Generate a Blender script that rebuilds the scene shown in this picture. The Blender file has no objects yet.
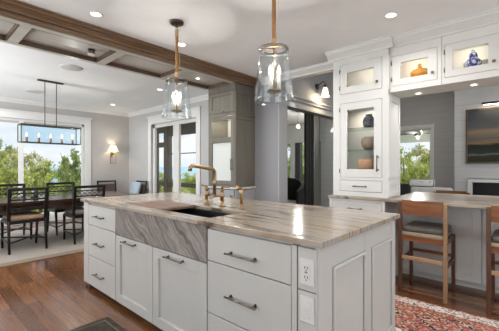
import bpy, bmesh, math, random
from mathutils import Vector, Matrix
random.seed(7)
SC = bpy.context.scene
COL = SC.collection
PI = math.pi

# ------------------------------------------------------------------ camera, world, light, exposure
TH = math.atan2(280.5, 311.0)
cam = bpy.data.cameras.new('camera'); cam.sensor_width = 36.0; cam.lens = 36.0*311.0/499.0
cam.shift_y = 1.2/499.0; cam.clip_start = 0.05; cam.clip_end = 3000
co = bpy.data.objects.new('camera', cam); COL.objects.link(co)
co.location = (0, 0, 1.25); co.rotation_euler = (PI/2, 0, TH - PI/2)
SC.camera = co

SC.view_settings.view_transform = 'Standard'; SC.view_settings.look = 'None'
SC.view_settings.gamma = 1.0; SC.view_settings.use_curve_mapping = False
SC.view_settings.exposure = 0.0
SC.cycles.use_denoising = True
SC.cycles.max_bounces = 14; SC.cycles.transparent_max_bounces = 24
SC.cycles.sample_clamp_indirect = 6.0
SC.cycles.caustics_reflective = False; SC.cycles.caustics_refractive = False

SKY_STRENGTH = 1.1
SUN_ENERGY = 4.6
CAN_W = 7.5            # every recessed ceiling lamp, and the added ones
WINDOW_W = 46.0        # area lamps added at the unseen windows, in place of daylight

def make_world():
    w = bpy.data.worlds.new('sky'); SC.world = w; w.use_nodes = True
    nt = w.node_tree; nt.nodes.clear(); N = nt.nodes.new; L = nt.links.new
    tc = N('ShaderNodeTexCoord'); sep = N('ShaderNodeSeparateXYZ'); L(tc.outputs['Generated'], sep.inputs[0])
    cr = N('ShaderNodeValToRGB'); L(sep.outputs['Z'], cr.inputs['Fac'])
    e = cr.color_ramp.elements
    e[0].position = 0.0; e[0].color = (0.72, 0.82, 0.90, 1)
    e[1].position = 0.45; e[1].color = (0.36, 0.56, 0.86, 1)
    mp = N('ShaderNodeMapping'); mp.inputs['Scale'].default_value = (2.2, 2.2, 7.0); L(tc.outputs['Generated'], mp.inputs[0])
    no = N('ShaderNodeTexNoise'); no.inputs['Scale'].default_value = 1.7; no.inputs['Detail'].default_value = 7; L(mp.outputs[0], no.inputs['Vector'])
    c2 = N('ShaderNodeValToRGB'); L(no.outputs['Fac'], c2.inputs['Fac'])
    c2.color_ramp.elements[0].position = 0.37; c2.color_ramp.elements[0].color = (0, 0, 0, 1)
    c2.color_ramp.elements[1].position = 0.56; c2.color_ramp.elements[1].color = (1, 1, 1, 1)
    mx = N('ShaderNodeMixRGB'); L(c2.outputs[0], mx.inputs['Fac']); L(cr.outputs[0], mx.inputs[1]); mx.inputs[2].default_value = (0.93, 0.95, 0.97, 1)
    bg = N('ShaderNodeBackground'); L(mx.outputs[0], bg.inputs[0]); bg.inputs[1].default_value = SKY_STRENGTH
    out = N('ShaderNodeOutputWorld'); L(bg.outputs[0], out.inputs[0])
make_world()

def lamp(name, kind, loc, energy, color=(1, 1, 1), rot=(0, 0, 0), **kw):
    d = bpy.data.lights.new(name, kind); d.energy = energy; d.color = color
    for k, v in kw.items(): setattr(d, k, v)
    o = bpy.data.objects.new(name, d); COL.objects.link(o); o.location = loc; o.rotation_euler = rot
    return o
lamp('sun', 'SUN', (0, 0, 30), SUN_ENERGY, (1.0, 0.95, 0.86), (math.radians(36), 0, math.radians(-22)), angle=0.02)
# area lamps added at unseen window openings to light the rooms like daylight
DAY = (0.92, 0.965, 1.0)
lamp('window_fill', 'AREA', (1.2, -3.12, 1.35), WINDOW_W*1.25, DAY, (PI/2+.30, 0, 0), shape='RECTANGLE', size=3.4, size_y=2.0)
lamp('window_fill', 'AREA', (-1.72, 0.6, 1.45), WINDOW_W*0.85, DAY, (PI/2+.42, 0, -PI/2), shape='RECTANGLE', size=2.6, size_y=1.5)
lamp('window_fill', 'AREA', (-1.92, 5.9, 1.35), WINDOW_W*4.6, DAY, (PI/2+.85, 0, -PI/2), shape='RECTANGLE', size=2.6, size_y=2.0)  # boosted and aimed upward to brighten the dining ceiling
lamp('window_fill', 'AREA', (5.7, -3.12, 1.5), WINDOW_W*0.7, DAY, (PI/2, 0, 0), shape='RECTANGLE', size=2.6, size_y=2.2)

# ------------------------------------------------------------------ materials
MATS = {}
def mat(name, color, rough=0.5, metal=0.0, spec=0.5, var=0.0, vscale=8.0, bump=0.0, bscale=60.0, emit=None, estr=0.0, coat=0.0, stretch=(1, 1, 1)):
    if name in MATS: return MATS[name]
    m = bpy.data.materials.new(name); m.use_nodes = True; nt = m.node_tree; N = nt.nodes.new; L = nt.links.new
    b = nt.nodes['Principled BSDF']
    b.inputs['Base Color'].default_value = (*color, 1); b.inputs['Roughness'].default_value = rough
    b.inputs['Metallic'].default_value = metal; b.inputs['Specular IOR Level'].default_value = spec
    b.inputs['Coat Weight'].default_value = coat
    tc = N('ShaderNodeTexCoord'); mp = N('ShaderNodeMapping'); mp.inputs['Scale'].default_value = stretch
    L(tc.outputs['Object'], mp.inputs[0])
    no = N('ShaderNodeTexNoise'); no.inputs['Scale'].default_value = vscale; no.inputs['Detail'].default_value = 5
    L(mp.outputs[0], no.inputs['Vector'])
    cr = N('ShaderNodeValToRGB'); v = max(var, 0.015)
    cr.color_ramp.elements[0].position = 0.3; cr.color_ramp.elements[0].color = tuple(max(0, c*(1-v)) for c in color)+(1,)
    cr.color_ramp.elements[1].position = 0.7; cr.color_ramp.elements[1].color = tuple(min(1, c*(1+v)) for c in color)+(1,)
    L(no.outputs['Fac'], cr.inputs['Fac']); L(cr.outputs[0], b.inputs['Base Color'])
    if bump:
        n2 = N('ShaderNodeTexNoise'); n2.inputs['Scale'].default_value = bscale; L(mp.outputs[0], n2.inputs['Vector'])
        bp = N('ShaderNodeBump'); bp.inputs['Strength'].default_value = bump; bp.inputs['Distance'].default_value = 0.005
        L(n2.outputs['Fac'], bp.inputs['Height']); L(bp.outputs[0], b.inputs['Normal'])
    if emit:
        b.inputs['Emission Color'].default_value = (*emit, 1); b.inputs['Emission Strength'].default_value = estr
    MATS[name] = m; return m

def wood(name, dark, light, axis=1, rough=0.4, grain=14.0, spec=0.5):
    """grain runs along the given object axis"""
    if name in MATS: return MATS[name]
    m = bpy.data.materials.new(name); m.use_nodes = True; nt = m.node_tree; N = nt.nodes.new; L = nt.links.new
    b = nt.nodes['Principled BSDF']; b.inputs['Roughness'].default_value = rough; b.inputs['Specular IOR Level'].default_value = spec
    tc = N('ShaderNodeTexCoord'); mp = N('ShaderNodeMapping'); sc = [grain]*3; sc[axis] = grain*0.07
    mp.inputs['Scale'].default_value = sc; L(tc.outputs['Object'], mp.inputs[0])
    no = N('ShaderNodeTexNoise'); no.inputs['Scale'].default_value = 1.6; no.inputs['Detail'].default_value = 8; no.inputs['Distortion'].default_value = 0.8
    L(mp.outputs[0], no.inputs['Vector'])
    cr = N('ShaderNodeValToRGB'); e = cr.color_ramp.elements
    e[0].position = 0.28; e[0].color = (*dark, 1); e[1].position = 0.72; e[1].color = (*light, 1)
    L(no.outputs['Fac'], cr.inputs['Fac']); L(cr.outputs[0], b.inputs['Base Color'])
    bp = N('ShaderNodeBump'); bp.inputs['Strength'].default_value = 0.12; bp.inputs['Distance'].default_value = 0.003
    L(no.outputs['Fac'], bp.inputs['Height']); L(bp.outputs[0], b.inputs['Normal'])
    MATS[name] = m; return m

def floor_mat():
    m = bpy.data.materials.new('oak_floor'); m.use_nodes = True; nt = m.node_tree; N = nt.nodes.new; L = nt.links.new
    b = nt.nodes['Principled BSDF']; b.inputs['Specular IOR Level'].default_value = 0.5
    tc = N('ShaderNodeTexCoord'); rot = N('ShaderNodeMapping'); rot.inputs['Rotation'].default_value = (0, 0, PI/2)
    L(tc.outputs['Object'], rot.inputs[0])
    br = N('ShaderNodeTexBrick'); L(rot.outputs[0], br.inputs['Vector'])
    br.inputs['Scale'].default_value = 1.0; br.inputs['Brick Width'].default_value = 1.7; br.inputs['Row Height'].default_value = 0.105
    br.inputs['Mortar Size'].default_value = 0.0018; br.inputs['Bias'].default_value = 0.0; br.offset = 0.37
    br.inputs['Color1'].default_value = (0.090, 0.034, 0.013, 1); br.inputs['Color2'].default_value = (0.235, 0.100, 0.040, 1)
    br.inputs['Mortar'].default_value = (0.02, 0.009, 0.005, 1)
    mp = N('ShaderNodeMapping'); mp.inputs['Scale'].default_value = (30, 1.5, 1); L(tc.outputs['Object'], mp.inputs[0])
    no = N('ShaderNodeTexNoise'); no.inputs['Scale'].default_value = 2.2; no.inputs['Detail'].default_value = 8; no.inputs['Distortion'].default_value = 0.6
    L(mp.outputs[0], no.inputs['Vector'])
    cr = N('ShaderNodeValToRGB'); e = cr.color_ramp.elements; e[0].position = 0.3; e[0].color = (0.72, 0.68, 0.65, 1); e[1].position = 0.75; e[1].color = (1.2, 1.18, 1.15, 1)
    L(no.outputs['Fac'], cr.inputs['Fac'])
    mx = N('ShaderNodeMixRGB'); mx.blend_type = 'MULTIPLY'; mx.inputs['Fac'].default_value = 1.0
    L(br.outputs['Color'], mx.inputs[1]); L(cr.outputs[0], mx.inputs[2]); L(mx.outputs[0], b.inputs['Base Color'])
    r2 = N('ShaderNodeTexNoise'); r2.inputs['Scale'].default_value = 2.0; L(tc.outputs['Object'], r2.inputs['Vector'])
    mr = N('ShaderNodeMapRange'); mr.inputs['To Min'].default_value = 0.16; mr.inputs['To Max'].default_value = 0.30; b.inputs['Coat Weight'].default_value = 0.25; b.inputs['Coat Roughness'].default_value = 0.12
    L(r2.outputs['Fac'], mr.inputs[0]); L(mr.outputs[0], b.inputs['Roughness'])
    bp = N('ShaderNodeBump'); bp.inputs['Strength'].default_value = 0.05; bp.inputs['Distance'].default_value = 0.002
    L(no.outputs['Fac'], bp.inputs['Height']); L(bp.outputs[0], b.inputs['Normal'])
    return m

def stone(name, rot, scale, stops, rough=0.16, distort=0.55, streak=(0.34, 0.28, 0.25)):
    m = bpy.data.materials.new(name); m.use_nodes = True; nt = m.node_tree; N = nt.nodes.new; L = nt.links.new
    b = nt.nodes['Principled BSDF']; b.inputs['Roughness'].default_value = rough
    tc = N('ShaderNodeTexCoord'); n0 = N('ShaderNodeTexNoise'); n0.inputs['Scale'].default_value = 2.3; n0.inputs['Detail'].default_value = 4
    L(tc.outputs['Object'], n0.inputs['Vector'])
    sub = N('ShaderNodeVectorMath'); sub.operation = 'SUBTRACT'; L(n0.outputs['Color'], sub.inputs[0]); sub.inputs[1].default_value = (0.5, 0.5, 0.5)
    scl = N('ShaderNodeVectorMath'); scl.operation = 'SCALE'; scl.inputs['Scale'].default_value = distort*0.25; L(sub.outputs[0], scl.inputs[0])
    add = N('ShaderNodeVectorMath'); add.operation = 'ADD'; L(tc.outputs['Object'], add.inputs[0]); L(scl.outputs[0], add.inputs[1])
    r = N('ShaderNodeMapping'); r.inputs['Rotation'].default_value = rot; L(add.outputs[0], r.inputs[0])
    s = N('ShaderNodeMapping'); s.inputs['Scale'].default_value = scale; L(r.outputs[0], s.inputs[0])
    no = N('ShaderNodeTexNoise'); no.inputs['Scale'].default_value = 1.0; no.inputs['Detail'].default_value = 6; no.inputs['Roughness'].default_value = 0.62
    L(s.outputs[0], no.inputs['Vector'])
    cr = N('ShaderNodeValToRGB'); cr.color_ramp.elements.remove(cr.color_ramp.elements[1])
    for i, (p, c) in enumerate(stops):
        el = cr.color_ramp.elements[0] if i == 0 else cr.color_ramp.elements.new(p)
        el.position = p; el.color = (*c, 1)
    L(no.outputs['Fac'], cr.inputs['Fac'])
    s3 = N('ShaderNodeMapping'); s3.inputs['Scale'].default_value = tuple(k*2.7 for k in scale); s3.inputs['Location'].default_value = (3, 7, 1); L(r.outputs[0], s3.inputs[0])
    n3 = N('ShaderNodeTexNoise'); n3.inputs['Scale'].default_value = 1.0; n3.inputs['Detail'].default_value = 4; L(s3.outputs[0], n3.inputs['Vector'])
    c3 = N('ShaderNodeValToRGB'); e3 = c3.color_ramp.elements; e3[0].position = 0.36; e3[0].color = (*streak, 1); e3[1].position = 0.43; e3[1].color = (1, 1, 1, 1)
    el = c3.color_ramp.elements.new(0.60); el.color = (1, 1, 1, 1); el = c3.color_ramp.elements.new(0.68); el.color = (1.12, 1.12, 1.12, 1)
    L(n3.outputs['Fac'], c3.inputs['Fac'])
    mx = N('ShaderNodeMixRGB'); mx.blend_type = 'MULTIPLY'; mx.inputs['Fac'].default_value = 1.0; L(cr.outputs[0], mx.inputs[1]); L(c3.outputs[0], mx.inputs[2])
    L(mx.outputs[0], b.inputs['Base Color'])
    MATS[name] = m; return m

def plank_wall(name, color, pitch=0.14, rough=0.5):
    m = bpy.data.materials.new(name); m.use_nodes = True; nt = m.node_tree; N = nt.nodes.new; L = nt.links.new
    b = nt.nodes['Principled BSDF']; b.inputs['Roughness'].default_value = rough
    tc = N('ShaderNodeTexCoord'); sep = N('ShaderNodeSeparateXYZ'); L(tc.outputs['Object'], sep.inputs[0])
    d = N('ShaderNodeMath'); d.operation = 'DIVIDE'; d.inputs[1].default_value = pitch; L(sep.outputs['Z'], d.inputs[0])
    fl = N('ShaderNodeMath'); fl.operation = 'FRACT'; L(d.outputs[0], fl.inputs[0])
    cr = N('ShaderNodeValToRGB'); e = cr.color_ramp.elements
    e[0].position = 0.0; e[0].color = (*[c*0.68 for c in color], 1); e[1].position = 0.05; e[1].color = (*color, 1)
    L(fl.outputs[0], cr.inputs['Fac'])
    no = N('ShaderNodeTexNoise'); no.inputs['Scale'].default_value = 3; no.inputs['Detail'].default_value = 6
    mp = N('ShaderNodeMapping'); mp.inputs['Scale'].default_value = (1, 1, 9); L(tc.outputs['Object'], mp.inputs[0]); L(mp.outputs[0], no.inputs['Vector'])
    c2 = N('ShaderNodeValToRGB'); c2.color_ramp.elements[0].color = (0.86, 0.86, 0.86, 1); c2.color_ramp.elements[1].color = (1.08, 1.08, 1.08, 1)
    L(no.outputs['Fac'], c2.inputs['Fac'])
    mx = N('ShaderNodeMixRGB'); mx.blend_type = 'MULTIPLY'; mx.inputs['Fac'].default_value = 1
    L(cr.outputs[0], mx.inputs[1]); L(c2.outputs[0], mx.inputs[2]); L(mx.outputs[0], b.inputs['Base Color'])
    MATS[name] = m; return m

def glass(name, tint=(0.96, 0.98, 0.98), strength=1.0, ior=1.45, rough=0.02):
    m = bpy.data.materials.new(name); m.use_nodes = True; nt = m.node_tree; nt.nodes.clear(); N = nt.nodes.new; L = nt.links.new
    t = N('ShaderNodeBsdfTransparent'); t.inputs[0].default_value = (*tint, 1)
    g = N('ShaderNodeBsdfGlossy'); g.inputs['Roughness'].default_value = rough; g.inputs[0].default_value = (0.95, 0.97, 0.98, 1)
    f = N('ShaderNodeLayerWeight'); f.inputs['Blend'].default_value = 0.5
    pw = N('ShaderNodeMath'); pw.operation = 'POWER'; pw.inputs[1].default_value = 4.0; L(f.outputs['Facing'], pw.inputs[0])
    mu = N('ShaderNodeMath'); mu.operation = 'MULTIPLY_ADD'; mu.inputs[1].default_value = 0.5*strength; mu.inputs[2].default_value = 0.025*strength; mu.use_clamp = True; L(pw.outputs[0], mu.inputs[0])
    mx = N('ShaderNodeMixShader'); L(mu.outputs[0], mx.inputs[0]); L(t.outputs[0], mx.inputs[1]); L(g.outputs[0], mx.inputs[2])
    o = N('ShaderNodeOutputMaterial'); L(mx.outputs[0], o.inputs[0])
    MATS[name] = m; return m

def persian(name, half_w, half_l):
    """red field with a pale border and scattered motifs, in the rug's own coordinates"""
    m = bpy.data.materials.new(name); m.use_nodes = True; nt = m.node_tree; N = nt.nodes.new; L = nt.links.new
    b = nt.nodes['Principled BSDF']; b.inputs['Roughness'].default_value = 0.95; b.inputs['Specular IOR Level'].default_value = 0.1
    tc = N('ShaderNodeTexCoord'); sep = N('ShaderNodeSeparateXYZ'); L(tc.outputs['Object'], sep.inputs[0])
    def math_(op, a, b_=None):
        n = N('ShaderNodeMath'); n.operation = op
        for i, v in enumerate((a, b_)):
            if v is None: continue
            if isinstance(v, (int, float)): n.inputs[i].default_value = v
            else: L(v, n.inputs[i])
        return n.outputs[0]
    def ramp(fac, stops, const=True):
        c = N('ShaderNodeValToRGB'); c.color_ramp.interpolation = 'CONSTANT' if const else 'LINEAR'
        c.color_ramp.elements.remove(c.color_ramp.elements[1])
        for i, (p, k) in enumerate(stops):
            e = c.color_ramp.elements[0] if i == 0 else c.color_ramp.elements.new(p)
            e.position = p; e.color = (*k, 1)
        L(fac, c.inputs['Fac']); return c.outputs[0]
    ax = math_('SUBTRACT', half_w, math_('ABSOLUTE', sep.outputs['X'])); ay = math_('SUBTRACT', half_l, math_('ABSOLUTE', sep.outputs['Y']))
    d = math_('MINIMUM', ax, ay)
    vo = N('ShaderNodeTexVoronoi'); vo.inputs['Scale'].default_value = 62; L(tc.outputs['Object'], vo.inputs['Vector'])
    sp = N('ShaderNodeSeparateColor'); L(vo.outputs['Color'], sp.inputs[0])
    field = ramp(sp.outputs[0], [(0, (0.30, 0.085, 0.062)), (0.34, (0.40, 0.15, 0.11)), (0.56, (0.46, 0.27, 0.19)), (0.70, (0.50, 0.39, 0.29)), (0.86, (0.07, 0.05, 0.06))])
    v2 = N('ShaderNodeTexVoronoi'); v2.inputs['Scale'].default_value = 70; L(tc.outputs['Object'], v2.inputs['Vector'])
    s2 = N('ShaderNodeSeparateColor'); L(v2.outputs['Color'], s2.inputs[0])
    border = ramp(s2.outputs[1], [(0, (0.66, 0.60, 0.54)), (0.45, (0.56, 0.42, 0.36)), (0.58, (0.10, 0.10, 0.15)), (0.78, (0.46, 0.16, 0.12)), (0.88, (0.70, 0.65, 0.60))])
    red = N('ShaderNodeRGB'); red.outputs[0].default_value = (0.40, 0.10, 0.07, 1)
    def mix(f, a, b_):
        n = N('ShaderNodeMixRGB'); L(f, n.inputs['Fac']); L(a, n.inputs[1]); L(b_, n.inputs[2]); return n.outputs[0]
    in_border = math_('MULTIPLY', math_('LESS_THAN', d, 0.135), math_('GREATER_THAN', d, 0.02))
    col = mix(in_border, field, border)
    # a large dark-edged medallion every 0.62 m along the field
    my = math_('SUBTRACT', math_('MODULO', math_('ADD', sep.outputs['Y'], 10.0), 0.62), 0.31)
    r = math_('ADD', math_('MULTIPLY', math_('ABSOLUTE', sep.outputs['X']), 1.0), math_('MULTIPLY', math_('ABSOLUTE', my), 0.8))
    ring = math_('MULTIPLY', math_('LESS_THAN', r, 0.20), math_('GREATER_THAN', r, 0.165))
    dark = ramp(s2.outputs[0], [(0, (0.05, 0.04, 0.06)), (0.6, (0.60, 0.48, 0.36))])
    col = mix(ring, col, dark)
    no = N('ShaderNodeTexNoise'); no.inputs['Scale'].default_value = 320; L(tc.outputs['Object'], no.inputs['Vector'])
    bp = N('ShaderNodeBump'); bp.inputs['Strength'].default_value = 0.4; bp.inputs['Distance'].default_value = 0.004; L(no.outputs['Fac'], bp.inputs['Height'])
    L(bp.outputs[0], b.inputs['Normal']); L(col, b.inputs['Base Color'])
    return m

def painting_mat():
    """a generic evening marsh: grey sky, warm glow low down, dark land and pale water"""
    m = bpy.data.materials.new('painted_canvas'); m.use_nodes = True; nt = m.node_tree; N = nt.nodes.new; L = nt.links.new
    b = nt.nodes['Principled BSDF']; b.inputs['Roughness'].default_value = 0.7; b.inputs['Specular IOR Level'].default_value = 0.15
    tc = N('ShaderNodeTexCoord'); mp = N('ShaderNodeMapping'); mp.inputs['Scale'].default_value = (1, 1.3, 7); L(tc.outputs['Object'], mp.inputs[0])
    no = N('ShaderNodeTexNoise'); no.inputs['Scale'].default_value = 1.6; no.inputs['Detail'].default_value = 5; L(mp.outputs[0], no.inputs['Vector'])
    sep = N('ShaderNodeSeparateXYZ'); L(tc.outputs['Object'], sep.inputs[0])
    a = N('ShaderNodeMath'); a.operation = 'MULTIPLY_ADD'; a.inputs[1].default_value = 0.16; L(no.outputs['Fac'], a.inputs[0]); L(sep.outputs['Z'], a.inputs[2])
    cr = N('ShaderNodeValToRGB'); cr.color_ramp.elements.remove(cr.color_ramp.elements[1])
    st = [(0.10, (0.028, 0.028, 0.016)), (0.215, (0.04, 0.042, 0.025)), (0.245, (0.14, 0.155, 0.16)), (0.275, (0.035, 0.04, 0.028)), (0.435, (0.022, 0.027, 0.023)),
          (0.47, (0.23, 0.16, 0.085)), (0.56, (0.11, 0.105, 0.10)), (0.70, (0.25, 0.18, 0.12)), (0.78, (0.10, 0.10, 0.10)), (1.0, (0.065, 0.07, 0.078))]
    for i, (p, k) in enumerate(st):
        e = cr.color_ramp.elements[0] if i == 0 else cr.color_ramp.elements.new(p); e.position = p; e.color = (*k, 1)
    L(a.outputs[0], cr.inputs['Fac']); L(cr.outputs[0], b.inputs['Base Color'])
    return m

WHITE = mat('white_paint', (0.66, 0.652, 0.632), 0.42)
ISLAND = mat('island_grey_white_paint', (0.50, 0.49, 0.465), 0.42)
WHITE2 = mat('cream_white_paint', (0.69, 0.675, 0.64), 0.42)
TRIM = mat('trim_white', (0.74, 0.73, 0.71), 0.45)
CEIL = mat('ceiling_paint', (0.85, 0.862, 0.868), 0.9)
TAUPE = mat('taupe_wall_paint', (0.50, 0.475, 0.45), 0.85)
DIMW = mat('deep_grey_wall_paint', (0.29, 0.29, 0.305), 0.8)
DINW = mat('soft_grey_wall_paint', (0.47, 0.47, 0.47), 0.8)
GREYW = mat('cool_grey_wall_paint', (0.41, 0.415, 0.43), 0.8)
SHIP_DK = plank_wall('grey_shiplap', (0.47, 0.46, 0.44), 0.155)
SHIP_LT = plank_wall('pale_shiplap', (0.54, 0.54, 0.53), 0.31)
SHIP_W = plank_wall('white_shiplap', (0.62, 0.63, 0.62), 0.115)
GREYWOOD = wood('greyed_oak', (0.120, 0.106, 0.082), (0.170, 0.153, 0.122), 2, 0.45, 9.0)
BEAMWOOD = wood('brown_beam_oak', (0.105, 0.060, 0.032), (0.235, 0.150, 0.088), 0, 0.36)
SOFFITWOOD = wood('soffit_oak', (0.47, 0.445, 0.405), (0.60, 0.575, 0.54), 0, 0.3, 8.0)
COFFEREDGE = wood('dark_coffer_oak', (0.07, 0.042, 0.026), (0.13, 0.08, 0.05), 0, 0.4)
STONE = stone('banded_quartzite', (0, 0, math.radians(4)), (11.0, 0.75, 1.0),
              [(0.25, (0.112, 0.082, 0.068)), (0.34, (0.211, 0.160, 0.124)), (0.42, (0.324, 0.256, 0.190)), (0.49, (0.377, 0.317, 0.252)), (0.545, (0.339, 0.303, 0.264)), (0.60, (0.246, 0.219, 0.198)), (0.65, (0.372, 0.321, 0.264)), (0.73, (0.201, 0.171, 0.150)), (0.8, (0.323, 0.281, 0.239))], 0.19, 0.55)
APRON = stone('swirled_quartzite', (math.radians(-48), 0, 0), (0.8, 0.9, 8.0),
              [(0.25, (0.081, 0.068, 0.063)), (0.37, (0.154, 0.132, 0.123)), (0.45, (0.274, 0.248, 0.230)), (0.50, (0.178, 0.152, 0.138)), (0.55, (0.322, 0.296, 0.274)), (0.62, (0.178, 0.152, 0.138)), (0.70, (0.291, 0.260, 0.238)), (0.80, (0.129, 0.112, 0.103))], 0.2, 1.25, (0.7, 0.66, 0.64))
FLOOR = floor_mat()
BRONZE = mat('dark_bronze', (0.10, 0.08, 0.065), 0.32, 1.0, var=0.1)
PEWTER = mat('pewter', (0.20, 0.172, 0.15), 0.30, 1.0, var=0.1)
BRASS = mat('aged_brass', (0.34, 0.225, 0.125), 0.28, 1.0, var=0.15)
BLACKM = mat('black_metal', (0.018, 0.018, 0.02), 0.45)
SINKBLK = mat('black_sink', (0.012, 0.012, 0.013), 0.35)
BOARD = wood('acacia_board', (0.11, 0.055, 0.034), (0.22, 0.125, 0.082), 1, 0.45)
ROPE = mat('jute_wrap', (0.33, 0.165, 0.06), 0.8, var=0.45, vscale=120, bump=0.6, bscale=220)
GLASS = glass('clear_pane', (0.98, 0.99, 0.99), 0.75)
GLASS_SH = glass('shade_glass', (0.95, 0.963, 0.965), 1.6, 1.5, 0.03)
GLASS_CH = glass('chandelier_glass', (0.90, 0.955, 0.985), 0.8)
BULB = mat('lit_bulb', (1, 0.9, 0.7), 0.3, emit=(1.0, 0.84, 0.60), estr=2.6)
CANDLE = mat('candle_sleeve', (0.86, 0.80, 0.68), 0.5)
LENS = mat('lit_lens', (1, 1, 1), 0.3, emit=(1.0, 0.95, 0.86), estr=6.0)
SHADE = mat('lit_linen_shade', (0.9, 0.85, 0.75), 0.8, emit=(1.0, 0.80, 0.52), estr=0.9)
OPAL = mat('lit_opal_glass', (0.95, 0.92, 0.85), 0.3, emit=(1.0, 0.86, 0.62), estr=1.6)
DARKWOOD = wood('espresso_wood', (0.006, 0.005, 0.0045), (0.016, 0.012, 0.010), 2, 0.38, 14.0, 0.3)
TABLEWOOD = wood('mahogany_table', (0.035, 0.014, 0.009), (0.085, 0.035, 0.02), 0, 0.16)
WALNUT = wood('red_walnut', (0.10, 0.032, 0.012), (0.30, 0.115, 0.042), 1, 0.3, 10.0)
WALNUT_Z = wood('red_walnut_post', (0.055, 0.020, 0.010), (0.13, 0.052, 0.026), 2, 0.38)
TANWOOD = wood('tan_wood', (0.24, 0.135, 0.072), (0.38, 0.23, 0.125), 2, 0.4)
TANWOOD_Y = wood('tan_wood_rail', (0.30, 0.175, 0.09), (0.48, 0.30, 0.165), 1, 0.4)
SEATGREY = mat('grey_leather', (0.13, 0.115, 0.098), 0.45, var=0.15, vscale=20)
SEATTAN = mat('tan_seat_fabric', (0.42, 0.27, 0.18), 0.8, var=0.1, vscale=30, bump=0.3)
SEATSAGE = mat('grey_seat_fabric', (0.23, 0.215, 0.195), 0.8, var=0.1, vscale=30, bump=0.3)
BROWNFAB = mat('brown_woven_back', (0.10, 0.07, 0.058), 0.75, var=0.2, vscale=60)
BLUEFAB = mat('pale_blue_fabric', (0.40, 0.47, 0.56), 0.85, var=0.06)
RUG_BEIGE = mat('beige_rug_wool', (0.37, 0.33, 0.29), 1.0, spec=0.1, var=0.10, vscale=90, bump=0.5, bscale=300)
RUG_TAUPE = mat('taupe_rug_edge', (0.25, 0.195, 0.15), 1.0, spec=0.1, var=0.1, vscale=90)

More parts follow.
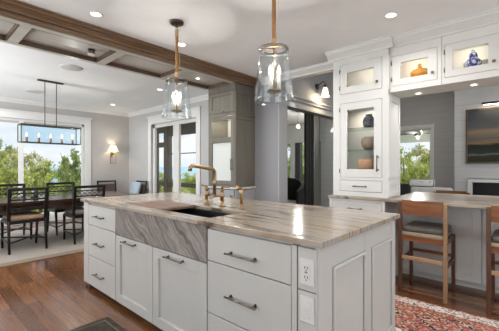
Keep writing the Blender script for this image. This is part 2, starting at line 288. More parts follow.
# ------------------------------------------------------------------ mesh helpers
class MB:
    def __init__(s): s.bm = bmesh.new()
    def _merge(s, t):
        me = bpy.data.meshes.new('tmp'); t.to_mesh(me); t.free(); s.bm.from_mesh(me); bpy.data.meshes.remove(me)
    def box(s, x, y, z, bev=0.0, seg=1, M=None):
        t = bmesh.new(); bmesh.ops.create_cube(t, size=1.0)
        for v in t.verts:
            v.co = Vector((x[0]+(v.co.x+.5)*(x[1]-x[0]), y[0]+(v.co.y+.5)*(y[1]-y[0]), z[0]+(v.co.z+.5)*(z[1]-z[0])))
        if bev: bmesh.ops.bevel(t, geom=list(t.edges), offset=bev, segments=seg, profile=0.5, affect='EDGES')
        if M is not None: bmesh.ops.transform(t, matrix=M, verts=t.verts)
        s._merge(t); return s
    def beam(s, p0, p1, w, h, bev=0.0):
        """square bar from p0 to p1"""
        p0, p1 = Vector(p0), Vector(p1); d = p1-p0; q = d.to_track_quat('Z', 'Y')
        M = Matrix.Translation(p0) @ q.to_matrix().to_4x4()
        return s.box((-w/2, w/2), (-h/2, h/2), (0, d.length), bev, 1, M)
    def cyl(s, p0, p1, r0, r1=None, n=16, cap=True):
        r1 = r0 if r1 is None else r1
        p0, p1 = Vector(p0), Vector(p1); d = p1-p0; q = d.to_track_quat('Z', 'Y')
        t = bmesh.new(); bmesh.ops.create_cone(t, cap_ends=cap, segments=n, radius1=r0, radius2=r1, depth=d.length)
        for f in t.faces: f.smooth = len(f.verts) == 4
        bmesh.ops.transform(t, matrix=Matrix.Translation((p0+p1)/2) @ q.to_matrix().to_4x4(), verts=t.verts)
        s._merge(t); return s
    def ball(s, c, r, sc=(1, 1, 1), u=16, v=10):
        t = bmesh.new(); bmesh.ops.create_uvsphere(t, u_segments=u, v_segments=v, radius=r)
        for w in t.verts: w.co = Vector((w.co.x*sc[0]+c[0], w.co.y*sc[1]+c[1], w.co.z*sc[2]+c[2]))
        for f in t.faces: f.smooth = True
        s._merge(t); return s
    def lathe(s, prof, c=(0, 0, 0), n=32, closed=False):
        t = bmesh.new(); rings = []
        for r, z in prof:
            rings.append([t.verts.new((c[0]+r*math.cos(2*PI*i/n), c[1]+r*math.sin(2*PI*i/n), c[2]+z)) for i in range(n)])
        pairs = list(zip(rings, rings[1:]))
        if closed: pairs.append((rings[-1], rings[0]))
        for a, b in pairs:
            for i in range(n):
                f = t.faces.new((a[i], a[(i+1) % n], b[(i+1) % n], b[i])); f.smooth = True
        bmesh.ops.remove_doubles(t, verts=t.verts, dist=1e-5)
        bmesh.ops.recalc_face_normals(t, faces=t.faces)
        s._merge(t); return s
    def tube(s, pts, r, n=10):
        pts = [Vector(p) for p in pts]; t = bmesh.new(); rings = []; up = Vector((0.123, 0.456, 0.88)).normalized()
        for i, p in enumerate(pts):
            d = (pts[min(i+1, len(pts)-1)] - pts[max(i-1, 0)]).normalized()
            a = d.cross(up).normalized(); b = d.cross(a)
            rr = r[i] if isinstance(r, (list, tuple)) else r
            rings.append([t.verts.new(p + a*rr*math.cos(2*PI*k/n) + b*rr*math.sin(2*PI*k/n)) for k in range(n)])
        for a, b in zip(rings, rings[1:]):
            for i in range(n):
                f = t.faces.new((a[i], a[(i+1) % n], b[(i+1) % n], b[i])); f.smooth = True
        t.faces.new(rings[0]); t.faces.new(rings[-1]); bmesh.ops.recalc_face_normals(t, faces=t.faces)
        s._merge(t); return s
    def prism(s, poly, axis, a, b):
        """polygon in the two remaining axes (in order) extruded along axis from a to b"""
        def P(u, v, w): return {0: (w, u, v), 1: (u, w, v), 2: (u, v, w)}[axis]
        t = bmesh.new(); A = [t.verts.new(P(u, v, a)) for u, v in poly]; B = [t.verts.new(P(u, v, b)) for u, v in poly]
        n = len(poly); t.faces.new(A); t.faces.new(B)
        for i in range(n): t.faces.new((A[i], A[(i+1) % n], B[(i+1) % n], B[i]))
        bmesh.ops.recalc_face_normals(t, faces=t.faces); s._merge(t); return s
    def slab(s, xs, ys, z0, z1, holes=()):
        """one-piece slab on a grid, cells in holes left open"""
        t = bmesh.new(); V = {}
        def v(i, j, z):
            k = (i, j, z)
            if k not in V: V[k] = t.verts.new((xs[i], ys[j], z))
            return V[k]
        nx, ny = len(xs)-1, len(ys)-1
        solid = lambda i, j: 0 <= i < nx and 0 <= j < ny and (i, j) not in holes
        for i in range(nx):
            for j in range(ny):
                if not solid(i, j): continue
                t.faces.new((v(i, j, z1), v(i+1, j, z1), v(i+1, j+1, z1), v(i, j+1, z1)))
                t.faces.new((v(i, j, z0), v(i, j+1, z0), v(i+1, j+1, z0), v(i+1, j, z0)))
                for di, dj, p, q in ((-1, 0, (i, j), (i, j+1)), (1, 0, (i+1, j), (i+1, j+1)), (0, -1, (i, j), (i+1, j)), (0, 1, (i, j+1), (i+1, j+1))):
                    if not solid(i+di, j+dj): t.faces.new((v(*p, z0), v(*q, z0), v(*q, z1), v(*p, z1)))
        bmesh.ops.recalc_face_normals(t, faces=t.faces); s._merge(t); return s
    def build(s, name, m, parent=None):
        me = bpy.data.meshes.new(name)
        if parent is not None:
            root = parent
            while root.parent is not None: root = root.parent
            bmesh.ops.translate(s.bm, verts=s.bm.verts, vec=-root.location)
        s.bm.normal_update(); s.bm.to_mesh(me); s.bm.free(); me.materials.append(m)
        o = bpy.data.objects.new(name, me); COL.objects.link(o)
        if parent is not None: o.parent = parent
        return o

def tag(o, label, cat, group=None, kind=None):
    o['label'] = label; o['category'] = cat
    if group: o['group'] = group
    if kind: o['kind'] = kind
    return o
def thing(name, label, cat, loc=(0, 0, 0), group=None):
    o = bpy.data.objects.new(name, None); COL.objects.link(o); o.location = loc
    o.empty_display_size = 0.1
    return tag(o, label, cat, group)
def solo(name, mb, m, label, cat, loc, group=None):
    """a thing that is one mesh, its origin at loc"""
    bmesh.ops.translate(mb.bm, verts=mb.bm.verts, vec=-Vector(loc)); o = mb.build(name, m); o.location = loc
    return tag(o, label, cat, group)
def struct(name, mb, m, parent=None):
    o = mb.build(name, m, parent)
    if parent is None: o['kind'] = 'structure'
    return o
def copy_tree(o, label=None, group=None, parent=None):
    c = o.copy(); COL.objects.link(c)
    if parent is not None: c.parent = parent
    if label: c['label'] = label
    if group: c['group'] = group
    for ch in list(o.children): copy_tree(ch, None, None, c)
    return c

# fronts: facing 'x' looks towards -X (u = y), facing 'y' looks towards -Y (u = x)
def fbox(mb, f, at, u, v, w, bev=0.0):
    if f == 'x': mb.box((at+w[0], at+w[1]), u, v, bev)
    else: mb.box(u, (at+w[0], at+w[1]), v, bev)
    return mb
def shaker(mb, f, at, u, v, t=0.02, fr=0.06, rec=0.010, panel=True):
    b = 0.0015
    fbox(mb, f, at, (u[0], u[0]+fr), v, (0, t), b); fbox(mb, f, at, (u[1]-fr, u[1]), v, (0, t), b)
    fbox(mb, f, at, (u[0]+fr, u[1]-fr), (v[0], v[0]+fr), (0, t), b); fbox(mb, f, at, (u[0]+fr, u[1]-fr), (v[1]-fr, v[1]), (0, t), b)
    if panel: fbox(mb, f, at, (u[0]+fr-.004, u[1]-fr+.004), (v[0]+fr-.004, v[1]-fr+.004), (rec, t))
    return mb
def pull(parent, f, at, uc, vc, length, m=PEWTER, vertical=False, r=0.0055):
    mb = MB(); off = 0.034; h = length/2
    def P(u, v, w): return (at+w, u, v) if f == 'x' else (u, at+w, v)
    ends = [(uc, vc-h), (uc, vc+h)] if vertical else [(uc-h, vc), (uc+h, vc)]
    posts = [(uc, vc-h*.82), (uc, vc+h*.82)] if vertical else [(uc-h*.82, vc), (uc+h*.82, vc)]
    mb.cyl(P(*ends[0], -off), P(*ends[1], -off), r, n=10)
    for p in posts:
        mb.cyl(P(*p, -off), P(*p, 0.0), r*.9, n=8); mb.cyl(P(*p, -0.004), P(*p, 0.0), r*1.9, n=10)
    for e in ends: mb.ball(P(*e, -off), r*1.35, u=8, v=6)
    return mb.build('handle', m, parent)

# ------------------------------------------------------------------ the setting
H = 2.60; HD = 2.70
struct('floor', MB().box((-2.2, 4.2), (-3.2, 8.4), (-0.12, 0)).box((4.2, 8.2), (-3.2, 2.9), (-0.12, 0)), FLOOR)
cb = MB().box((-1.8, 3.885), (-3.3, 3.25), (H, H+.1))
struct('ceiling', cb, CEIL)
c2 = MB().box((-2.1, 4.35), (3.8, 8.4), (HD, HD+.1)); struct('ceiling_dining', c2, CEIL)
struct('ceiling_living', MB().box((3.89, 8.25), (-3.3, 2.78), (3.25, 3.35)), CEIL)
# walls behind the camera, with their window openings
def wall_open(name, f, at, t, u, v, holes, m):
    """wall of thickness t with rectangular openings (u0,u1,v0,v1) that do not overlap in u"""
    mb = MB(); holes = sorted(holes); c = u[0]
    for (a, b, z0, z1) in holes:
        if a > c: fbox(mb, f, at, (c, a), v, (0, t))
        if z0 > v[0]: fbox(mb, f, at, (a, b), (v[0], z0), (0, t))
        if z1 < v[1]: fbox(mb, f, at, (a, b), (z1, v[1]), (0, t))
        c = b
    if c < u[1]: fbox(mb, f, at, (c, u[1]), v, (0, t))
    return struct(name, mb, m)
wall_open('wall_rear', 'y', -3.3, 0.12, (-1.9, 8.3), (0, 3.3), [(-0.6, 3.0, 0.25, 2.4), (4.3, 7.1, 0.3, 2.7)], TAUPE)
wall_open('wall_west', 'x', -1.9, 0.12, (-3.18, 3.2), (0, H), [(-0.8, 2.0, 0.65, 2.3)], TAUPE)
wall_open('wall_dining_west', 'x', -2.1, 0.12, (3.2, 8.3), (0, HD), [(4.5, 7.3, 0.25, 2.45)], TAUPE)
# dining window wall (y = 8.19) and slider wall (x = 4.13)
YD = 8.19; XD = 4.13
wall_open('wall_dining_north', 'y', YD, 0.15, (-2.1, 4.3), (0, HD), [(-0.55, 2.985, 0.12, 2.29)], TAUPE)
wall_open('wall_dining_east', 'x', XD, 0.15, (3.86, YD), (0, HD), [(5.22, 7.02, 0.04, 2.30)], DINW)
struct('wall_pantry_return', MB().box((3.73, 3.95), (2.80, 3.255), (0, 3.3)).box((3.735, 4.28), (3.255, 3.86), (0, 3.3)), DIMW)
# hall beyond the kitchen: tall wall with the black framed doors
YA = 2.80
wall_open('wall_hall', 'y', YA, 0.14, (3.951, 7.6), (0, 3.25), [(3.958, 6.6, 0.0, 2.185)], DIMW)
struct('wall_kitchen_pier', MB().box((3.80, 3.885), (1.13, 1.72), (0, H)).box((3.80, 3.885), (-3.18, 1.13), (2.05, H))
       .box((3.735, 3.885), (1.72, 2.80), (2.535, H)), WHITE)
# living room beyond the peninsula
wall_open('wall_living_east', 'x', 8.0, 0.15, (-3.2, 3.6), (0, 3.3), [(1.67, 2.45, 0.2, 2.12)], SHIP_DK)
struct('wall_chimney_breast', MB().box((7.5, 7.995), (0.92, 1.142), (0, 3.25)).box((7.5, 7.995), (-1.3, 0.92), (1.02, 3.25)).box((7.8, 7.995), (-1.3, 0.92), (0, 1.02)).box((7.5, 7.8), (-1.3, 0.92), (0, .62)), SHIP_LT)
struct('wall_living_north', MB().box((7.3, 8.0), (2.78, 2.79), (0, 3.25)), SHIP_LT)

# the wide ceiling beam: cornice, oak soffit, coffers
bm_ = MB()
prof = [(3.085, 2.60), (3.085, 2.588), (3.105, 2.585), (3.115, 2.572), (3.150, 2.560), (3.175, 2.545), (3.18, 2.535), (3.205, 2.530), (3.205, 2.502), (3.225, 2.500), (3.255, 2.500), (3.255, 2.60)]
bm_.prism(prof, 0, -1.78, 3.732); struct('trim_1', bm_, BEAMWOOD)
sf = MB(); xs = [-1.78, 0.68, 0.77, 1.545, 1.645, 2.41, 2.50, 3.285]
sf.box((-1.78, 3.28), (3.256, 3.335), (2.50, 2.60)); sf.box((-1.78, 3.28), (3.865, 3.93), (2.50, 2.80))
for a, b in ((0.68, 0.77), (1.545, 1.645), (2.41, 2.50)): sf.box((a, b), (3.335, 3.865), (2.50, 2.60))
sf.box((-1.78, 3.28), (3.335, 3.865), (2.548, 2.60)); sf.box((3.28, 3.735), (3.255, 3.93), (2.515, 2.62))
struct('trim_2', sf, SOFFITWOOD)
ce = MB()
for a, b in ((-0.2, 0.68), (0.77, 1.545), (1.645, 2.41), (2.50, 3.27)):
    for z0 in (2.499,):
        ce.box((a, b), (3.853, 3.866), (z0, 2.548)); ce.box((a, b), (3.334, 3.340), (z0, 2.548))
        ce.box((a, a+.008), (3.34, 3.853), (z0+.006, 2.548)); ce.box((b-.012, b), (3.34, 3.853), (z0, 2.548))
struct('trim_3', ce, COFFEREDGE)
# crown mouldings
def crown(name, f, at, u, ztop, d=0.075, h=0.085, m=TRIM):
    mb = MB(); p = [(0, 0), (0, -h), (-.012, -h), (-.014, -h*.82), (-d*.45, -h*.55), (-d*.8, -h*.3), (-d*.85, -h*.14), (-d, -h*.12), (-d, 0)]
    if f == 'x': mb.prism([(at+a, ztop+b) for a, b in p], 1, *u)
    else: mb.prism([(at+a, ztop+b) for a, b in p], 0, *u)
    return struct(name, mb, m)
crown('trim_4', 'y', YD, (-2.0, 4.12), HD); crown('trim_5', 'x', XD, (3.95, 8.18), HD)
crown('trim_6', 'x', 3.728, (1.76, 3.09), H, 0.09, 0.085)
crown('trim_7', 'x', 3.418, (1.06, 1.80), H, 0.085, 0.10, WHITE); crown('trim_8', 'x', 3.458, (-3.1, 1.06), H, 0.085, 0.10, WHITE)

# dining window: casing, header, frame bars, pane
def window_unit(name, f, at, u, v, bars, cas=0.145, head=0.17, fr=0.05, m=TRIM, parent_kind='structure', sill=True, rails=()):
    c = MB(); fbox(c, f, at, (u[0]-cas, u[0]), (v[0]-(.12 if sill else 0), v[1]+head), (-.024, -.001)); fbox(c, f, at, (u[1], u[1]+cas), (v[0]-(.12 if sill else 0), v[1]+head), (-.024, -.001))
    fbox(c, f, at, (u[0], u[1]), (v[1], v[1]+head), (-.024, -.001)); fbox(c, f, at, (u[0]-cas-.02, u[1]+cas+.02), (v[1]+head-.035, v[1]+head), (-.045, -.024))
    if sill: fbox(c, f, at, (u[0], u[1]), (v[0]-.115, v[0]), (-.03, -.001))
    o = struct(name, c, m)
    fm = MB(); d = (.04, .09)
    fbox(fm, f, at, (u[0], u[0]+fr), v, d); fbox(fm, f, at, (u[1]-fr, u[1]), v, d); fbox(fm, f, at, u, (v[1]-fr, v[1]), d); fbox(fm, f, at, u, (v[0], v[0]+fr), d)
    for b, w in bars: fbox(fm, f, at, (b-w/2, b+w/2), v, (.035, .095))
    for z in rails: fbox(fm, f, at, u, (z-.02, z+.02), (.045, .085))
    fm.build('window_frame', m, o)
    p = MB(); fbox(p, f, at, (u[0]+.01, u[1]-.01), (v[0]+.01, v[1]-.01), (.062, .068)); p.build('window_pane', GLASS, o)
    return o
window_unit('window_1', 'y', YD, (-0.55, 2.985), (0.12, 2.29), [(1.70, 0.085), (0.45, 0.085)], cas=0.14, head=0.175)
window_unit('window_2', 'x', XD, (5.22, 7.02), (0.04, 2.30), [(6.03, 0.22)], cas=0.13, head=0.20, sill=False, fr=0.085)
window_unit('window_3', 'x', 8.0, (1.67, 2.45), (0.2, 2.12), [], cas=0.06, head=0.09, fr=0.03)
# roller blind rolled up behind the head of the dining window
struct('trim_9', MB().box((0.5, 2.94), (8.235, 8.285), (2.20, 2.285)), mat('blind_grey', (0.42, 0.42, 0.41), 0.8))
# hall door: white casing and entablature, black steel leaves folded to the side
dc = MB(); yf = YA-.024
dc.box((3.735, 3.95), (yf, YA-.001), (0, 2.20)); dc.box((3.735, 7.2), (yf, YA-.001), (2.185, 2.30)); dc.box((3.735, 7.2), (yf-.03, YA-.001), (2.30, 2.315))
dc.box((3.735, 7.2), (yf-.012, YA-.001), (2.185, 2.20)); dc.prism([(YA-.001, 2.315), (yf-.012, 2.315), (yf-.05, 2.352), (yf-.05, 2.365), (YA-.001, 2.365)], 0, 3.735, 7.2)
dc.box((3.95, 3.958), (YA-.02, YA+.14), (0, 2.185))
d1 = struct('door_1', dc, GREYW)
for a, w_ in ((4.585, .075), (4.69, .06), (4.79, .05)):
    lf = MB(); lf.box((a, a+w_), (2.83, 2.875), (0.01, 2.17)); lf.build('door_leaf', BLACKM, d1)
struct('baseboard_dining', MB().box((3.13, 4.115), (YD-.018, YD-.001), (0, .14)).box((XD-.018, XD-.001), (7.16, 8.17), (0, .14)), TRIM)

def can(x, y, z, label, w=CAN_W, r=.042, group='recessed lamps in the kitchen ceiling', spread=2.6):
    o = thing('recessed_light', label, 'light', (x, y, z), group)
    MB().lathe([(r, -.0005), (r+.012, -.0005), (r+.012, -.004), (r, -.006)], (x, y, z), 28, True).build('trim_ring', TRIM, o)
    MB().lathe([(0, -.001), (r, -.001), (r, -.003), (0, -.003)], (x, y, z), 24).build('lens', LENS, o)
    l = lamp('recessed_lamp', 'AREA', (0, 0, -.02), w, (1.0, .975, .945), (0, 0, 0), shape='DISK', size=r*1.7); l.parent = o; l.data.spread = spread
# ------------------------------------------------------------------ outdoors
GRASS = mat('lawn_grass', (0.10, 0.17, 0.04), 1.0, var=0.4, vscale=3)
SEA = mat('sea_water', (0.20, 0.40, 0.47), 0.35, var=0.1, vscale=0.02)
gl = MB().box((-60, 60), (8.5, 48), (-1.2, -1.0)).box((8.3, 48), (-60, 8.5), (-1.2, -1.0)); struct('ground_lawn', gl, GRASS)
struct('sea', MB().box((-900, 1500), (46, 1900), (-2.4, -2.2)).box((46, 1900), (-900, 46), (-2.4, -2.2)), SEA)
struct('floor_bounce', MB().box((-5, 4.2), (8.42, 10.6), (-.5, -.10)), mat('pale_bounce_slab', (.58, .56, .52), .8, var=.12, vscale=5))  # unseen pale slab added to bounce sunlight onto the dining ceiling
# covered porch outside the sliding door
PORCHW = wood('brown_porch_wood', (0.10, 0.07, 0.045), (0.19, 0.135, 0.09), 2, 0.6)
PDECK = wood('porch_deck_wood', (0.20, 0.17, 0.14), (0.32, 0.28, 0.24), 0, 0.6)
struct('floor_porch', MB().box((4.29, 8.6), (2.95, 7.3), (-.14, -.02)).box((4.29, 6.1), (7.3, 10.2), (-.14, -.02)), PDECK)
struct('ceiling_porch', MB().box((4.29, 8.7), (2.95, 7.3), (2.62, 2.70)).box((4.36, 6.15), (7.3, 10.2), (2.62, 2.70)), mat('porch_ceiling_paint', (0.66, 0.66, 0.65), 0.8))
struct('wall_porch', MB().box((6.62, 6.76), (2.95, 3.85), (-.02, 2.6)), SHIP_W)
struct('trim_10', MB().box((6.59, 6.618), (3.72, 3.85), (-.02, 2.6)).box((6.60, 6.618), (3.685, 3.715), (-.02, 1.86)), mat('porch_trim_grey', (0.30, 0.29, 0.27), 0.6))
PGREY = mat('porch_grey_paint', (0.40, 0.39, 0.37), 0.6)
pb = thing('screen_porch', 'brown timber porch posts and rails outside the sliding glass door', 'porch', (6.0, 8.5, 0))
for x, y, w in ((6.0, 9.15, .20), (6.0, 9.87, .13), (6.0, 7.2, .16)): MB().box((x-w/2, x+w/2), (y-w/2, y+w/2), (-.02, 2.60)).build('post', PORCHW, pb)
MB().box((5.93, 6.07), (7.29, 9.04), (2.28, 2.60)).build('beam', PORCHW, pb); MB().box((5.93, 6.07), (9.26, 9.79), (2.42, 2.60)).build('beam', PORCHW, pb)
MB().box((5.95, 6.05), (7.29, 9.04), (.60, .73)).build('rail', PORCHW, pb); MB().box((5.95, 6.05), (9.26, 9.79), (.60, .73)).build('rail', PORCHW, pb)
MB().box((5.95, 6.05), (9.26, 9.79), (1.92, 2.09)).build('rail', PORCHW, pb); MB().box((5.985, 6.015), (7.29, 9.04), (1.665, 1.695)).build('screen_bar', BLACKM, pb)
ps = thing('porch_enclosure', 'grey porch posts and low wall beyond the hall glass door', 'porch', (8.5, 5.2, 0))
for y, w, m in ((5.72, .17, PGREY), (5.52, .16, BLACKM), (4.4, .16, PGREY), (7.1, .16, PGREY)): MB().box((8.42, 8.58), (y-w/2, y+w/2), (-.02, 2.02)).build('post', m, ps)
MB().box((8.42, 8.58), (3.0, 7.18), (2.02, 2.60)).build('beam', PGREY, ps); MB().box((8.44, 8.56), (3.0, 4.31), (-.02, .62)).box((8.44, 8.56), (4.49, 5.43), (-.02, .62)).box((8.44, 8.56), (5.81, 7.01), (-.02, .62)).build('low_wall', PGREY, ps)
pg = thing('porch_lamp', 'small white globe lamp under the porch ceiling behind the hall glass door', 'lamp', (6.5, 4.25, 2.62))
MB().cyl((6.5, 4.25, 2.6195), (6.5, 4.25, 2.29), .008, n=8).cyl((6.5, 4.25, 2.6195), (6.5, 4.25, 2.60), .06, n=20).build('rod', PEWTER, pg)
MB().ball((6.5, 4.25, 2.245), .05).build('globe', OPAL, pg)
l = lamp('porch_glow', 'POINT', (0, 0, -.50), 12, (1, .97, .92), shadow_soft_size=.01); l.parent = pg
lamp('porch_side_fill', 'POINT', (7.6, 3.4, 2.2), 110, (1, .97, .93), shadow_soft_size=.05)  # added fill with no fixture, hidden behind the porch wall, brightens the porch
# living-side porch with its fan
pc = thing('back_porch', 'white porch roof seen through the living room window', 'porch', (10.6, 2.6, 0))
MB().box((8.75, 13.0), (1.0, 5.2), (2.62, 2.70)).build('roof', TRIM, pc); MB().box((12.9, 13.05), (1.0, 5.2), (2.18, 2.62)).build('fascia', TRIM, pc)
MB().box((12.92, 13.03), (1.55, 1.66), (-1.0, 2.18)).build('post', TRIM, pc); MB().box((12.92, 13.03), (4.95, 5.06), (-1.0, 2.18)).build('post', TRIM, pc)
pc.location.z = 0
fan = thing('ceiling_fan', 'dark ceiling fan hanging under the porch roof beyond the living room window', 'fan', (10.8, 2.62, 2.62))
fx, fy = 10.8, 2.62
MB().cyl((fx, fy, 2.615), (fx, fy, 2.36), .02).cyl((fx, fy, 2.615), (fx, fy, 2.57), .06, .03).build('rod', BLACKM, fan)
MB().lathe([(0, .08), (.07, .07), (.11, .02), (.10, -.05), (.05, -.1), (0, -.11)], (fx, fy, 2.3)).build('motor', BLACKM, fan)
MB().ball((fx, fy, 2.175), .03).build('added_globe', LENS, fan)  # added glowing ball for the fill light below; the fan shows no lamp
l = lamp('porch_roof_fill', 'POINT', (0, 0, -.56), 70, (1, .97, .92), shadow_soft_size=.03); l.parent = fan  # added fill that brightens the underside of the porch roof
for k in range(5):
    a = 2*PI*k/5+.3; M = Matrix.Translation((fx, fy, 2.30)) @ Matrix.Rotation(a, 4, 'Z') @ Matrix.Rotation(.2, 4, 'X')
    MB().box((.09, 1.0), (-.08, .08), (-.006, .006), .003, 1, M).build('blade', BLACKM, fan)
# round wicker chair on the porch, behind the hall door
wk = thing('porch_chair', 'dark round-backed wicker chair on the porch behind the hall glass door', 'chair', (5.55, 3.95, -.02))
MB().lathe([(.30, 0), (.36, .36), (.36, .42), (.30, .42), (0, .42)], (5.55, 3.95, -.02)).build('seat_base', mat('dark_wicker', (0.03, 0.026, 0.024), 0.7, bump=.5, bscale=90), wk)
t = MB(); n = 26
for i in range(n):
    a0 = -2.5+5.0*i/n+.67; a1 = -2.5+5.0*(i+1)/n+.67; h0 = .62+.38*math.cos((a0-.67)*.5); h1 = .62+.38*math.cos((a1-.67)*.5)
    for a, b, ha, hb in ((a0, a1, h0, h1),):
        q = [(5.55+r*math.cos(w), 3.95+r*math.sin(w)) for w in (a, b) for r in (.34, .40)]
        tb = bmesh.new(); vs = [tb.verts.new((*q[0], .33)), tb.verts.new((*q[1], .33)), tb.verts.new((*q[3], .33)), tb.verts.new((*q[2], .33)),
                                tb.verts.new((*q[0], ha)), tb.verts.new((*q[1], ha)), tb.verts.new((*q[3], hb)), tb.verts.new((*q[2], hb))]
        for f in ((0, 1, 2, 3), (4, 5, 6, 7), (0, 1, 5, 4), (1, 2, 6, 5), (2, 3, 7, 6), (3, 0, 4, 7)): tb.faces.new([vs[k] for k in f])
        bmesh.ops.recalc_face_normals(tb, faces=tb.faces); t._merge(tb)
t.build('backrest', MATS['dark_wicker'], wk)
MB().lathe([(0, .12), (.24, .11), (.28, .06), (.26, 0.002), (0, 0.002)], (5.55, 3.95, .40)).build('cushion', mat('pale_cushion', (.55, .55, .52), .9), wk)

# trees: leaf clumps on a trunk
LEAF = {}
def leaf_mat(name, c):
    m = bpy.data.materials.new(name); m.use_nodes = True; nt = m.node_tree; N = nt.nodes.new; L = nt.links.new
    b = nt.nodes['Principled BSDF']; b.inputs['Roughness'].default_value = 0.6
    tc = N('ShaderNodeTexCoord'); no = N('ShaderNodeTexNoise'); no.inputs['Scale'].default_value = 2.6; no.inputs['Detail'].default_value = 6; L(tc.outputs['Object'], no.inputs['Vector'])
    cr = N('ShaderNodeValToRGB'); e = cr.color_ramp.elements
    e[0].position = .32; e[0].color = (*[k*.45 for k in c], 1); e[1].position = .7; e[1].color = (*[min(1, k*1.5) for k in c], 1)
    L(no.outputs['Fac'], cr.inputs['Fac']); L(cr.outputs[0], b.inputs['Base Color'])
    tr = N('ShaderNodeBsdfTranslucent'); L(cr.outputs[0], tr.inputs[0]); ms = N('ShaderNodeMixShader'); ms.inputs[0].default_value = 0.4
    L(b.outputs[0], ms.inputs[1]); L(tr.outputs[0], ms.inputs[2]); L(ms.outputs[0], nt.nodes['Material Output'].inputs[0])
    return m
GREEN = [leaf_mat('leaves_bright', (0.46, 0.50, 0.14)), leaf_mat('leaves_deep', (0.30, 0.37, 0.12)), leaf_mat('leaves_olive', (0.52, 0.50, 0.24))]
BARK = mat('bark', (0.12, 0.09, 0.07), 0.9, var=.3)
def leaf_mesh(seed, n=4600, size=.046):
    """leaf clumps filling a ball of radius 1"""
    rnd = random.Random(seed); bm = bmesh.new(); cl = []
    while len(cl) < 60:
        p = Vector((rnd.uniform(-1, 1), rnd.uniform(-1, 1), rnd.uniform(-1, 1)))
        if .25 < p.length < .86: cl.append(p)
    for i in range(n):
        c = rnd.choice(cl); q = Vector((rnd.gauss(0, .085), rnd.gauss(0, .085), rnd.gauss(0, .06)))
        p = c + q
        if p.length > 1: continue
        a = Vector((rnd.uniform(-1, 1), rnd.uniform(-1, 1), rnd.uniform(-.7, .7))).normalized(); b = a.cross(Vector((rnd.uniform(-1, 1), rnd.uniform(-1, 1), rnd.uniform(-1, 1)))).normalized()
        k = size*rnd.uniform(.6, 1.4)
        bm.faces.new([bm.verts.new(p+a*k), bm.verts.new(p+b*k*.55), bm.verts.new(p-a*k), bm.verts.new(p-b*k*.55)])
    me = bpy.data.meshes.new('foliage'); bm.to_mesh(me); bm.free(); return me
LM = [leaf_mesh(1), leaf_mesh(2), leaf_mesh(3)]
def tree(x, y, zt, r, kind, g, label, group, name='leafy_tree', zb=-1.0):
    o = thing(name, label, 'tree', (x, y, zb), group)
    me = LM[kind].copy(); me.materials.clear(); me.materials.append(GREEN[g])
    f = bpy.data.objects.new('foliage', me); COL.objects.link(f); f.parent = o; f['kind'] = 'stuff'
    h = (zt-zb-.15)/2; f.location = (0, 0, .15+h); f.scale = (r, r, h); f.rotation_euler = (0, 0, random.uniform(0, 6))
    MB().tube([(x, y, zb), (x+.03, y-.02, zb+h*.8), (x-.02, y+.03, zb+h*1.5)], [.07, .055, .03]).build('trunk', BARK, o)
    return o
import math as _m
def along(px, d):
    """a ground point seen in the direction of photo column px from the room, d metres out (only used to plan the planting)"""
    k = px-249.5; fx, fy = _m.cos(TH), _m.sin(TH); rx, ry = _m.sin(TH), -_m.cos(TH)
    v = Vector((fx*311+rx*k, fy*311+ry*k)); v = v/311*d; return v.x, v.y
plan = [(-3, 10.9, 2.35, .74, 0, 0, 'bushy yellow-green tree outside the dining window, at the left picture edge'),
        (18, 13.4, 2.1, .95, 1, 2, 'olive green tree outside the dining window, behind the window mullion'),
        (40, 11.5, 1.72, .70, 2, 0, 'rounded bright green tree outside the dining window, below the left chandelier bulbs'),
        (58, 13.8, 1.22, .80, 0, 1, 'low green tree outside the dining window, in front of the pale sea gap'),
        (72, 11.2, 1.95, .66, 1, 1, 'slender green tree outside the dining window, under the right end of the chandelier'),
        (90, 12.6, 1.60, .70, 2, 0, 'bright green tree at the right edge of the dining window glass'),
        (1, 16.0, 2.75, .88, 1, 1, 'taller deep green tree outside the dining window, far behind the left pane'),
        (36, 17.2, 2.35, .82, 0, 2, 'tall olive tree outside the dining window, far behind the right pane'),
        (70, 17.5, 2.0, .80, 2, 0, 'far bright green tree outside the dining window, right of the sea gap'),
        (160, 16.0, 1.0, .80, 1, 0, 'bright green tree beyond the porch rail, left half of the sliding door'),
        (178, 14.2, 0.75, .80, 0, 2, 'olive tree beyond the porch rail, right half of the sliding door'),
        (192, 16.4, 1.1, .80, 2, 0, 'leafy green tree beyond the porch rail, by the right edge of the sliding door'),
        (291, 14.6, 2.9, 1.0, 0, 1, 'deep green tree beyond the porch, left in the hall door glass'),
        (302, 17.4, 2.9, 1.0, 1, 0, 'bright green tree beyond the porch, beside the black door leaves'),
        (404, 16.5, 2.6, 1.05, 0, 0, 'bright green tree outside the living room window, left side'),
        (419, 19.4, 2.7, 1.15, 1, 2, 'pale olive tree outside the living room window, middle'),
        (431, 13.2, 2.3, .68, 2, 0, 'leafy green tree outside the living room window, right side')]
for px, d, zt, r, kd, g, lab in plan:
    x, y = along(px, d); tree(x, y, zt, r, kd, g, lab, 'trees outside the windows')

